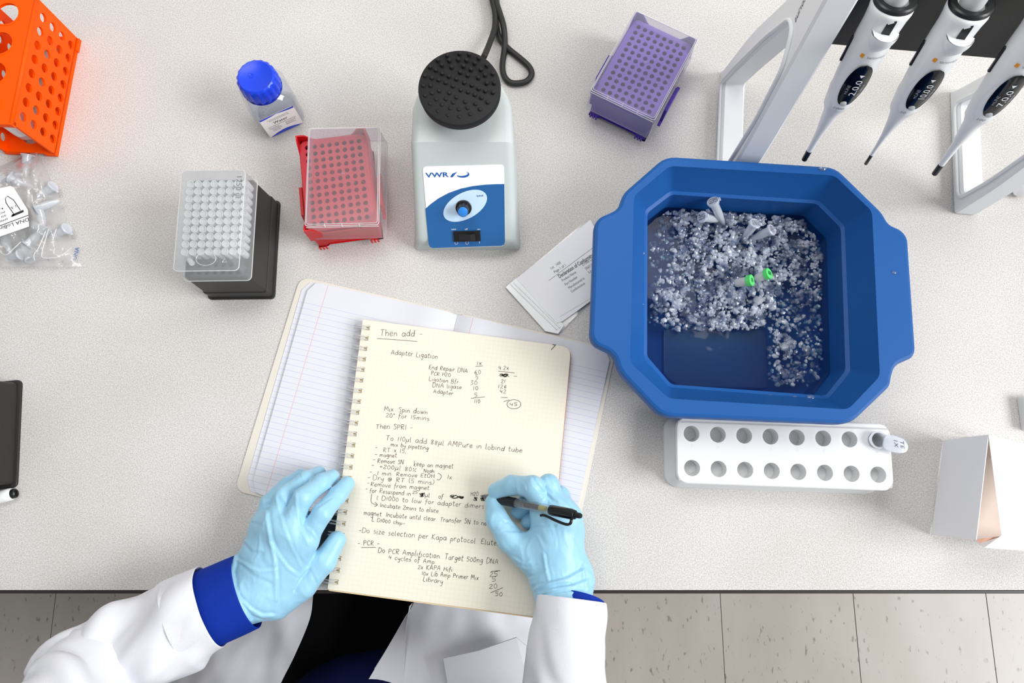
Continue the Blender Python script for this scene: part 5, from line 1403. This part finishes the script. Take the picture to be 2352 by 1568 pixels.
for pts in (((866, 777), (910, 780), (959, 784)), ((1092, 841), (1109, 840)), ((1144, 852), (1182, 856)), ((1082, 914.5), (1114, 911)), ((1151, 912), (1166, 913)), ((1157, 922), (1170, 918)), ((830, 1257), (863, 1256.5)), ((854, 1133), (852, 1150), (856, 1156), (866, 1159)), ((861, 1153), (867, 1159), (860, 1163)), ((1006, 1086), (1014, 1092), (1010, 1101), (1003, 1101)), ((1127, 1361), (1155, 1349)), ((1128, 1312), (1149, 1310)), ((1146, 862), (1170, 864))): line_(*pts)
line_(*[(1180.5 + 16 * math.cos(R(a)), 928 - 10.5 * math.sin(R(a))) for a in range(0, 371, 30)])
for b_ in ((960, 1130, 976, 1141), (1033, 1136, 1052, 1146), (1050, 1139, 1069, 1146), (1088, 1141, 1097, 1150), (1104, 1142, 1113, 1150), (1147, 859, 1168, 866)): scribble(*b_)
mb = MB(); q7 = P(1263, 803, HZ); put_text(mb, '7', lambda a, b: nI @ (q7 + exn * a + Vector((-exn.y, exn.x, 0)) * b), .0105, shear=.25); mb.build('page_number', mat('print_dark', '#4a4540', .6), nb)
# ================================================================ the person at the bench
def glove_mat():
    m = bpy.data.materials.new('nitrile_blue'); m.use_nodes = True
    nt = m.node_tree; b = nt.nodes['Principled BSDF']; N = nt.nodes.new; L = nt.links.new
    b.inputs['Base Color'].default_value = lin('#97c9e2'); b.inputs['Roughness'].default_value = 0.42
    b.inputs['Specular IOR Level'].default_value = 0.5; b.inputs['Sheen Weight'].default_value = .15
    b.inputs['Subsurface Weight'].default_value = 0.12; b.inputs['Subsurface Radius'].default_value = (.004, .006, .008); b.inputs['Subsurface Scale'].default_value = .4
    tc = N('ShaderNodeTexCoord'); mp = N('ShaderNodeMapping'); mp.inputs['Rotation'].default_value = (0, 0, R(35)); mp.inputs['Scale'].default_value = (1, .4, 1)
    L(tc.outputs['Object'], mp.inputs[0])
    n = N('ShaderNodeTexNoise'); n.inputs['Scale'].default_value = 90; n.inputs['Detail'].default_value = 3; n.inputs['Distortion'].default_value = .6
    L(mp.outputs[0], n.inputs['Vector'])
    bp = N('ShaderNodeBump'); bp.inputs['Strength'].default_value = 0.3; bp.inputs['Distance'].default_value = 0.002
    L(n.outputs['Fac'], bp.inputs['Height']); L(bp.outputs['Normal'], b.inputs['Normal'])
    return m
glove = glove_mat()
coat = mat('coat_white', '#dedfe5', 0.75, spec=0.2, bump=0.15, bump_scale=700)
shirt_m = mat('shirt_blue', '#0a2f96', 0.75, spec=0.2, bump=0.2, bump_scale=1500)
shirt_shaded_m = mat('shirt_shaded', '#0a1440', 0.8, spec=0.15, bump=0.2, bump_scale=1500)  # shirt torso, darker than the cuffs: shade over the lap put into the colour
trs_m = mat('trousers_black', '#0c0c0f', 0.85, spec=0.15, bump=.2, bump_scale=1200)
skin = mat('skin', '#c89a80', 0.5)
CX = -.185
person = thing('person', 'person in a white lab coat and light blue gloves writing in the notebook', 'person', (CX, -.40, FLOOR_Z))

def J(px, py, z, r): return (P(px, py, z), r)
def wrinkle(folds, amp_noise, seed, freq=70):
    def disp(V, Nn):
        Q = px_np(V); out = np.zeros(len(V))
        for pts, amp, sig in folds:
            d, sg = seg_dist(Q, pts, True); sig = sig * 1.35; x = d * sg / sig; ends = np.exp(-(d / (3 * sig)) ** 2)
            out += amp * (.30 * np.exp(-x ** 2) + 1.2 * x * np.exp(-(x * .8) ** 2)) * ends
        up = np.clip(Nn[:, 2] * 1.3 + .2, 0, 1)
        out *= up
        nz = np.array([noise.noise(Vector((v[0] * freq + seed, v[1] * freq * .6 + v[0] * freq * .4, v[2] * freq * .8))) for v in V])
        n2 = np.array([1 - 2.2 * abs(noise.noise(Vector((v[0] * 42 + v[1] * 30 + seed, v[1] * 26 - v[0] * 14 + nzz * 1.2, v[2] * 40 + seed)))) for v, nzz in zip(V, nz)])
        return out + amp_noise * nz + amp_noise * 1.1 * np.clip(n2, -.2, 1) * up
    return disp
def hand_sdf(chains, palm, webs, k_palm=.013, k_f=.0055):
    def fn(G_):
        d = None
        for a, b in palm:
            q = sd_cone(G_, a[0], b[0], a[1], b[1]); d = q if d is None else smin(d, q, k_palm)
        for a, b in webs: d = smin(d, sd_cone(G_, a[0], b[0], a[1], b[1]), k_palm)
        f = None
        for c in chains:
            q = sd_chain(G_, c, .004); f = q if f is None else np.minimum(f, q)
        return smin(d, f, k_f)
    return fn
def bounds(chains, palm, m=.02):
    pts = [np.array(p[0]) for c in chains for p in c] + [np.array(q[0]) for ab in palm for q in ab]
    return np.min(pts, 0) - m, np.max(pts, 0) + m
# ---- left glove: spread over the open book, thumb on the notebook edge
im, mm, rm, pm_ = J(698, 1243, .056, .0125), J(663, 1216, .061, .013), J(634, 1204, .058, .0125), J(606, 1206, .047, .0115)
ci2, cm2, cr2, cp2 = J(618, 1378, .040, .0165), J(596, 1362, .046, .0185), J(574, 1345, .045, .018), J(558, 1328, .038, .016)
fore = J(533, 1384, .048, .0235)
chL = [[im, J(741, 1178, .062, .0104), J(777, 1136, .044, .0098), J(797, 1111, .0335, .0086)],
       [mm, J(697, 1142, .067, .0104), J(740, 1108, .047, .0096), J(763, 1095, .0300, .0086)],
       [rm, J(652, 1139, .060, .0100), J(704, 1101, .042, .0092), J(733, 1086, .0210, .0082)],
       [pm_, J(618, 1154, .046, .0092), J(660, 1113, .033, .0082), J(690, 1090, .0200, .0068)],
       [J(636, 1384, .034, .0175), J(694, 1345, .036, .0150), J(742, 1290, .038, .0130), J(774, 1240, .0350, .0100)]]
palmL = [(ci2, im), (cm2, mm), (cr2, rm), (cp2, pm_), (cm2, fore), (J(556, 1318, .038, .016), fore), (ci2, fore), (im, mm), (mm, rm), (rm, pm_)]
websL = [(J(660, 1345, .036, .0145), J(680, 1280, .046, .0125)), (J(618, 1300, .040, .020), J(645, 1335, .036, .018))]
zl = lambda x, y: (480 + x / 3.563, 1040 + y / 3.563)
foldsL = [([zl(478, 470), zl(485, 560), zl(515, 720), zl(545, 860), zl(556, 1010), zl(558, 1190)], .0016, 3.2), ([zl(520, 730), zl(580, 840), zl(650, 930), zl(720, 985)], .0011, 3.0),
          ([zl(560, 380), zl(580, 460), zl(620, 600), zl(680, 760), zl(760, 920)], .0009, 3.0), ([zl(720, 320), zl(730, 470), zl(760, 620), zl(820, 740)], .0009, 3.0), ([zl(300, 740), zl(350, 800), zl(420, 810)], -.0012, 3.5),
          ([zl(240, 870), zl(330, 920), zl(420, 960), zl(530, 950)], .0012, 2.8), ([zl(370, 565), zl(430, 580)], -.0008, 2.5), ([zl(290, 920), zl(380, 1000), zl(500, 1050)], -.0008, 4), ([zl(225, 860), zl(195, 970), zl(210, 1090), zl(260, 1230), zl(340, 1350)], .0022, 4.0),
          ([zl(250, 1180), zl(340, 1270), zl(430, 1320), zl(520, 1320)], .0014, 3.0), ([zl(270, 1230), zl(350, 1330), zl(440, 1350)], -.0010, 2.5), ([zl(700, 1110), zl(740, 1030), zl(800, 960)], -.0016, 3.5), ([zl(900, 450), zl(960, 410), zl(1000, 380)], .0008, 2.2), ([zl(800, 600), zl(850, 640), zl(880, 690)], .0008, 2.2),
          ([zl(840, 960), zl(880, 1050)], -.0007, 2.5), ([zl(590, 370), zl(640, 450), zl(690, 380)], -.0007, 3), ([zl(740, 145), zl(755, 190)], -.0008, 2)]
lo, hi = bounds(chL, palmL, .026)
nets_object('glove', hand_sdf(chL, palmL, websL), lo, hi, .0014, glove, person, wrinkle(foldsL, .0005, 3.0))
# ---- right glove: holding the pen
zr = lambda x, y: (1080 + x / 3.732, 1060 + y / 3.732)
im, mm, rm, pm_ = J(1250, 1178, .053, .0125), J(1279, 1172, .058, .0125), J(1301, 1188, .052, .012), J(1311, 1214, .042, .0115)
ci2, cm2, cr2, cp2 = J(1258, 1330, .046, .017), J(1280, 1332, .050, .018), J(1300, 1330, .048, .0175), J(1318, 1322, .042, .0155)
fore = J(1298, 1400, .054, .0255)
chR = [[im, J(1224, 1117, .068, .0112), J(1176, 1114, .051, .0106), J(1139, 1127, .0365, .0092)],
       [mm, J(1260, 1112, .058, .0108), J(1216, 1144, .038, .0096), J(1190, 1174, .0285, .0086)],
       [rm, J(1287, 1138, .046, .0102), J(1246, 1172, .033, .0092), J(1213, 1199, .0275, .0082)],
       [pm_, J(1308, 1175, .036, .0096), J(1278, 1196, .0295, .0086), J(1250, 1204, .0275, .0078)],
       [J(1246, 1300, .044, .0175), J(1170, 1236, .040, .0140), J(1141, 1190, .040, .0118), J(1133, 1153, .0330, .0092)]]
palmR = [(ci2, im), (cm2, mm), (cr2, rm), (cp2, pm_), (cm2, fore), (cp2, fore), (ci2, fore), (im, mm), (mm, rm), (rm, pm_)]
websR = [(J(1330, 1308, .045, .0095), J(1338, 1335, .046, .0115)), (J(1205, 1262, .042, .0145), J(1258, 1236, .046, .0150)), (J(1230, 1272, .042, .017), J(1272, 1262, .046, .018))]
foldsR = [([zr(400, 240), zr(410, 280), zr(440, 310)], -.0008, 2.4), ([zr(440, 170), zr(470, 200), zr(480, 230)], .0007, 2.2), ([zr(560, 160), zr(600, 220), zr(680, 300), zr(740, 340)], -.0016, 3.2), ([zr(570, 330), zr(600, 300), zr(640, 270)], .0010, 2.4), ([zr(640, 250), zr(660, 300), zr(690, 340)], .0008, 2.4),
          ([zr(660, 140), zr(680, 200), zr(760, 300), zr(850, 380)], .0009, 3.0), ([zr(280, 510), zr(330, 510), zr(360, 540)], -.0010, 2.6), ([zr(220, 600), zr(320, 600), zr(450, 610)], .0006, 3.0), ([zr(460, 600), zr(560, 570), zr(700, 560)], .0012, 3.0), ([zr(520, 570), zr(620, 540), zr(720, 540)], -.0008, 2.6),
          ([zr(380, 820), zr(440, 860), zr(490, 850)], .0009, 2.6), ([zr(410, 880), zr(480, 910), zr(560, 900)], .0008, 2.4), ([zr(640, 800), zr(655, 900), zr(680, 1010)], .0013, 2.8), ([zr(500, 1000), zr(620, 960), zr(640, 940)], .0009, 2.6), ([zr(560, 1080), zr(700, 1030), zr(840, 990), zr(945, 930)], .0020, 3.4), ([zr(590, 1080), zr(720, 1050), zr(860, 1040)], -.0014, 3.0),
          ([zr(600, 1120), zr(740, 1080), zr(900, 1050), zr(1000, 1010)], .0014, 3.0), ([zr(640, 1150), zr(780, 1120), zr(960, 1110)], .0011, 2.6), ([zr(980, 920), zr(990, 1000), zr(1010, 1080)], .0022, 4.5), ([zr(880, 660), zr(930, 760)], .0005, 3)]
lo, hi = bounds(chR, palmR, .026)
nets_object('glove', hand_sdf(chR, palmR, websR), lo, hi, .0014, glove, person, wrinkle(foldsR, .0005, 8.0))

# ---- pen held in the right hand
pa, pb = P(1103, 1138, NZ + .0004), P(1331, 1184, .112)
T, Lp = axis_frame(pa, pb)
pen = thing('pen', 'black retractable gel pen with a clear barrel held over the page', 'pen', pa)
k = Lp / .140
def seg(name, prof, m, par=None, n=24, caps=(True, True)): return MB().lathe([(r, s * k) for r, s in prof], n, T, *caps).build(name, m, par or pen, smooth=True, world=True, angle=40)
pclr = clear('pen_clear', '#eef0f2', '#ffffff', .14, .05, .6, .3)
seg('nib', [(.0003, 0), (.0007, .0015), (.0011, .004)], mat('nib_steel', '#b9bcc0', .25, metal=1))
seg('front_cone', [(.0013, .0035), (.0026, .008), (.0040, .0155), (.0043, .018)], clear('cone_smoke', '#b9bcc2', '#8b8f96', .3, .06, .6))
seg('grip', [(.0046, .018), (.0052, .021), (.0052, .054), (.0048, .056)], mat('grip_rubber', '#17181b', .55))
seg('barrel', [(.0049, .056), (.0050, .058), (.0050, .103), (.0049, .104)], pclr)
seg('ink_refill', [(.0024, .050), (.0026, .055), (.0026, .088)], mat('ink_core', '#14151a', .3))
seg('ink_gel', [(.0027, .0882), (.0027, .0965)], mat('ink_gel', '#b0a63a', .35))
for q in range(7): MB().tube([T(.0036 * math.cos(R(a)), .0036 * math.sin(R(a)), (.057 + .0017 * q + .0017 * a / 360) * k) for a in range(0, 361, 30)], .0003, 4, False).build('spring_coil', mat('nib_steel', '#b9bcc0', .25, metal=1), pen, world=True)
seg('end_cap', [(.0052, .103), (.0056, .106), (.0056, .130), (.0046, .1345), (.0030, .135)], mat('cap_gloss', '#101114', .15, spec=.6))
seg('push_button', [(.0030, .134), (.0029, .1405), (.0022, .142)], mat('cap_gloss', '#101114', .15, spec=.6))
# the clip faces down the picture
dn = Vector((-.05, -1, .1)); az = (pb - pa).normalized(); dn = (dn - az * dn.dot(az)).normalized(); sd = az.cross(dn)
cp_ = [pa + az * (s * k) + dn * h for s, h in ((.131, .0050), (.130, .0095), (.124, .0110), (.110, .0092), (.100, .0072), (.094, .0068), (.091, .0078))]
MB().tube(spline(cp_, 5), [.0016] * 6 + [.0015] * 25, 8).build('clip', mat('cap_gloss', '#101114', .15, spec=.6), pen, smooth=True, world=True)

# ---- sleeves: swept tubes of cloth with folds and a turned-in hem
def sleeve(name, path, m, amp, seed, n=56, sub=12, hem=.02, parent=None, flat=.85, tuck=.0015, folds=3.0):
    ctr = spline([Vector(p[0]) for p in path], sub); m_ = len(ctr)
    rad = [v.x for v in spline([Vector((p[1], 0, 0)) for p in path], sub)]
    rings = []; up = Vector((0, 0, 1)); acc = 0
    for i, c in enumerate(ctr):
        d = (ctr[min(i + 1, m_ - 1)] - ctr[max(i - 1, 0)]).normalized()
        a = d.cross(up).normalized(); b = a.cross(d).normalized()
        if i: acc += (ctr[i] - ctr[i - 1]).length
        ring = []
        fade = min(1, acc / .03)
        for j in range(n):
            f = 2 * math.pi * j / n
            e = noise.noise(Vector((acc * 14 + math.cos(f) * 1.1 + seed, math.sin(f) * 1.2 + acc * 6, seed * .37))) + .5 * noise.noise(Vector((acc * 30 + math.cos(f) * 2, math.sin(f) * 2.2 - acc * 10, seed)))
            e2 = math.sin(acc * 70 * folds / 3 + 2.5 * math.sin(f + seed) + seed) * .35
            r = rad[i] + amp * (e * 1.3 + e2 * .5) * (.25 + .75 * fade)
            ring.append(c + a * (r * math.cos(f)) + b * (r * flat * math.sin(f)))
        rings.append(ring)
    d0 = (ctr[1] - ctr[0]).normalized()
    inn = [[c0 + (ctr[0] - c0).normalized() * tuck + d0 * s for c0 in rings[0]] for s in (0.0005, hem)]
    lipr = [c0 + (ctr[0] - c0).normalized() * (tuck * .5) - d0 * .0008 for c0 in rings[0]]
    return MB().loft(inn[::-1] + [lipr] + rings, False, True).build(name, m, parent, smooth=True, world=True, angle=60)
# left arm
coat_l = [(P(484, 1392, .052), .0445), (P(436, 1414, .054), .0445), (P(362, 1456, .052), .044), (P(292, 1494, .048), .044), (P(226, 1530, .046), .044), (P(176, 1566, .060), .046), (P(165, 1610, .090), .054), (Vector((-.40, -.37, .17)), .066), (Vector((-.35, -.42, .20)), .070)]
shirt_l = [(P(566, 1358, .046), .0405), (P(530, 1374, .047), .041), (P(480, 1396, .049), .041), (P(420, 1420, .050), .041)]
lab = None
# right arm
coat_r = [(P(1312, 1376, .058), .0365), (P(1309, 1410, .060), .0385), (P(1302, 1470, .056), .0395), (P(1300, 1540, .034), .042), (P(1302, 1620, .015), .046), (Vector((.078, -.36, -.02)), .052), (Vector((.050, -.41, .08)), .062), (Vector((-.01, -.41, .20)), .072)]
shirt_r = [(P(1331, 1370, .057), .0270), (P(1326, 1392, .058), .029), (P(1308, 1440, .045), .033), (P(1304, 1500, .043), .033)]
# ---- body, shirt, trousers: one skeleton, grown to different thickness
HIPZ = -.30
def body_sdf(e, arms=True, legs=True, torso=True, head=False):
    def fn(G_):
        d = None
        def u(q, k=.03):
            nonlocal d
            d = q if d is None else smin(d, q, k)
        if torso:
            u(sd_ell(G_, (CX, -.405, -.16), (.165 + e, .125 + e, .17 + e)))
            u(sd_ell(G_, (CX + .01, -.355, -.185), (.15 + e, .118 + e, .085 + e)), .04)
            u(sd_ell(G_, (CX, -.43, .06), (.175 + e, .115 + e, .22 + e)), .06)
            u(sd_cone(G_, (CX - .14, -.43, .20), (CX + .14, -.43, .20), .058 + e, .058 + e), .05)
        if arms:
            u(sd_cone(G_, (CX - .17, -.42, .20), (-.475, -.24, .035), .048 + e, .040 + e)); u(sd_cone(G_, (-.475, -.24, .035), tuple(P(566, 1358, .044)), .040 + e, .027 + e))
            u(sd_cone(G_, (CX + .17, -.42, .20), (.075, -.36, -.03), .048 + e, .040 + e)); u(sd_cone(G_, (.075, -.36, -.03), tuple(P(1298, 1370, .045)), .038 + e, .026 + e))
        if legs:
            for s in (-1, 1):
                u(sd_cone(G_, (CX + s * .085, -.40, HIPZ), (CX + s * .125, .06, HIPZ + .03), .085 + e, .068 + e), .04)
                u(sd_cone(G_, (CX + s * .125, .06, HIPZ + .03), (CX + s * .125, .0, FLOOR_Z + .09), .062 + e, .045 + e), .03)
                u(sd_cone(G_, (CX + s * .125, -.02, FLOOR_Z + .045), (CX + s * .14, .14, FLOOR_Z + .042), .042, .036), .03)
            u(sd_ell(G_, (CX, -.42, HIPZ), (.18 + e, .13 + e, .11 + e)), .05)
            u(sd_cone(G_, (CX, -.40, HIPZ + .0), (CX, -.10, HIPZ + .0), .075 + e, .06 + e), .04)
        if head:
            u(sd_cone(G_, (CX, -.42, .24), (CX, -.40, .36), .052, .050), .02)
            u(sd_ell(G_, (CX, -.385, .44), (.075, .095, .112)), .03)
            u(sd_ell(G_, (CX, -.287, .425), (.012, .016, .022)), .012)
            u(sd_ell(G_, (CX, -.305, .385), (.026, .014, .010)), .01)
            for s in (-1, 1):
                u(sd_ell(G_, (CX + s * .076, -.39, .43), (.010, .018, .030)), .008)
                d = np.maximum(d, -sd_ell(G_, (CX + s * .030, -.292, .445), (.016, .010, .009)))
        return d
    return fn
nets_object('body', body_sdf(-.012, head=True), (-.58, -.60, FLOOR_Z), (.14, .20, .57), .011, skin, person)
nets_object('hair', lambda G_: np.maximum(np.maximum(sd_ell(G_, (CX, -.40, .455), (.086, .100, .112)), -(G_[..., 2] - .40) + 0.0 * G_[..., 0]), (G_[..., 1] + .325)), (CX - .12, -.53, .36), (CX + .12, -.28, .60), .007, mat('hair_brown', '#4a3a30', .6, bump=.4, bump_scale=120), person)
trs = nets_object('trousers', body_sdf(.004, arms=False, torso=False), (CX - .32, -.60, FLOOR_Z), (CX + .32, .24, -.12), .010, trs_m, person)
sh = nets_object('shirt', lambda G_: np.maximum(body_sdf(.006, arms=False, legs=False)(G_), -(G_[..., 2] + .25)), (CX - .24, -.58, -.36), (CX + .24, -.22, .32), .008, shirt_shaded_m, person,
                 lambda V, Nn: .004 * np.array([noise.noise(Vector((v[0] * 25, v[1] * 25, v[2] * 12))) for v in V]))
sleeve('shirt_cuff', shirt_l, shirt_m, .0008, 2.0, hem=.03, parent=sh, flat=.80)
sleeve('shirt_cuff', shirt_r, shirt_m, .0008, 5.0, hem=.03, parent=sh, flat=.80)
# coat back and shoulders, open at the front
def coat_fn(G_):
    d = body_sdf(.020, arms=False, legs=False)(G_)
    shell = np.maximum(d, -(d + .014))
    op = (np.abs(G_[..., 0] - CX) - (.05 + .10 * np.clip((.20 - G_[..., 2]) / .35, 0, 1)))       # front opening
    cut = np.maximum(op, -(G_[..., 1] + .40))
    shell = np.maximum(shell, -cut)
    return np.maximum(shell, -(G_[..., 2] + .30))
lc_ = nets_object('lab_coat', coat_fn, (CX - .26, -.60, -.34), (CX + .26, -.22, .30), .006, coat, person)
sleeve('coat_sleeve', coat_l, coat, .0125, 4.0, parent=lc_, flat=.86, hem=.035, sub=14)
sleeve('coat_sleeve', coat_r, coat, .0050, 9.0, parent=lc_, flat=.86, hem=.03, sub=14)
# coat front panels spread over the lap
LAPZ = -.150
def lap_panel(inner_px, outer_px, seed, crease=None):
    """inner_px/outer_px: edge curves (px, py, z) from the knees back to the body."""
    A_ = spline([P(*q) for q in inner_px], 8); B_ = spline([P(*q) for q in outer_px], 8); nv = len(A_) - 1; nu = 34
    def fn(u, v):
        i = v * nv; j = min(int(i), nv - 1); t = i - j
        a = A_[j].lerp(A_[j + 1], t); b = B_[j].lerp(B_[j + 1], t); p = a.lerp(b, u)
        p.z += .020 * math.sin(math.pi * u) + .020 * noise.noise(Vector((p.x * 15 + p.y * 6 + seed, p.y * 7, seed))) + .004 * noise.noise(Vector((p.x * 45, p.y * 30, seed)))
        return p
    mb = MB().grid(nu, nv, fn); top = len(mb.v)
    k = [(x, y, z - .0015) for x, y, z in mb.v]; fs = [f[::-1] for f in mb.f]
    mb.add(k, fs)
    return mb.build('coat_panel', coat, lc_, smooth=True, world=True)
lap_panel([(728, 1300, LAPZ), (719, 1366, LAPZ), (706, 1430, LAPZ), (680, 1500, LAPZ + .01), (642, 1572, LAPZ + .02), (600, 1680, LAPZ + .06)], [(520, 1300, LAPZ - .06), (470, 1366, LAPZ - .06), (420, 1430, LAPZ - .05), (360, 1500, LAPZ - .03), (310, 1572, LAPZ - .01), (260, 1680, LAPZ + .02)], 1.0)
lap_panel([(975, 1300, LAPZ), (952, 1380, LAPZ), (929, 1419, LAPZ), (888, 1490, LAPZ + .01), (838, 1572, LAPZ + .02), (790, 1680, LAPZ + .06)], [(1330, 1300, LAPZ - .06), (1352, 1380, LAPZ - .06), (1362, 1430, LAPZ - .06), (1362, 1500, LAPZ - .05), (1350, 1572, LAPZ - .04), (1330, 1680, LAPZ)], 6.0)
# turned-back facing along the right-hand front edge and the patch pocket
zc = LAPZ + .012
fpts = [P(*q) for q in ((948, 1384, zc - .006), (930, 1420, zc - .004), (888, 1490, zc + .004), (838, 1574, zc + .012))]
gpts = [P(*q) for q in ((940, 1392, zc + .002), (933, 1440, zc + .006), (930, 1500, zc + .012), (927, 1574, zc + .016))]
MB().loft([spline(fpts, 5), spline(gpts, 5), [p - Vector((0, 0, .003)) for p in spline(gpts, 5)], [p - Vector((0, 0, .003)) for p in spline(fpts, 5)]], False, False, closed=False).build('front_facing', coat, lc_, smooth=True, world=True, angle=40)
pz = LAPZ + .030
pk = [P(*q) for q in ((1018, 1512, pz), (1100, 1494, pz), (1186, 1464, pz), (1224, 1496, pz - .003), (1222, 1600, pz), (1040, 1640, pz))]
MB().loft([pk, [p - Vector((0, 0, .004)) for p in pk]]).build('patch_pocket', coat, lc_, world=True)
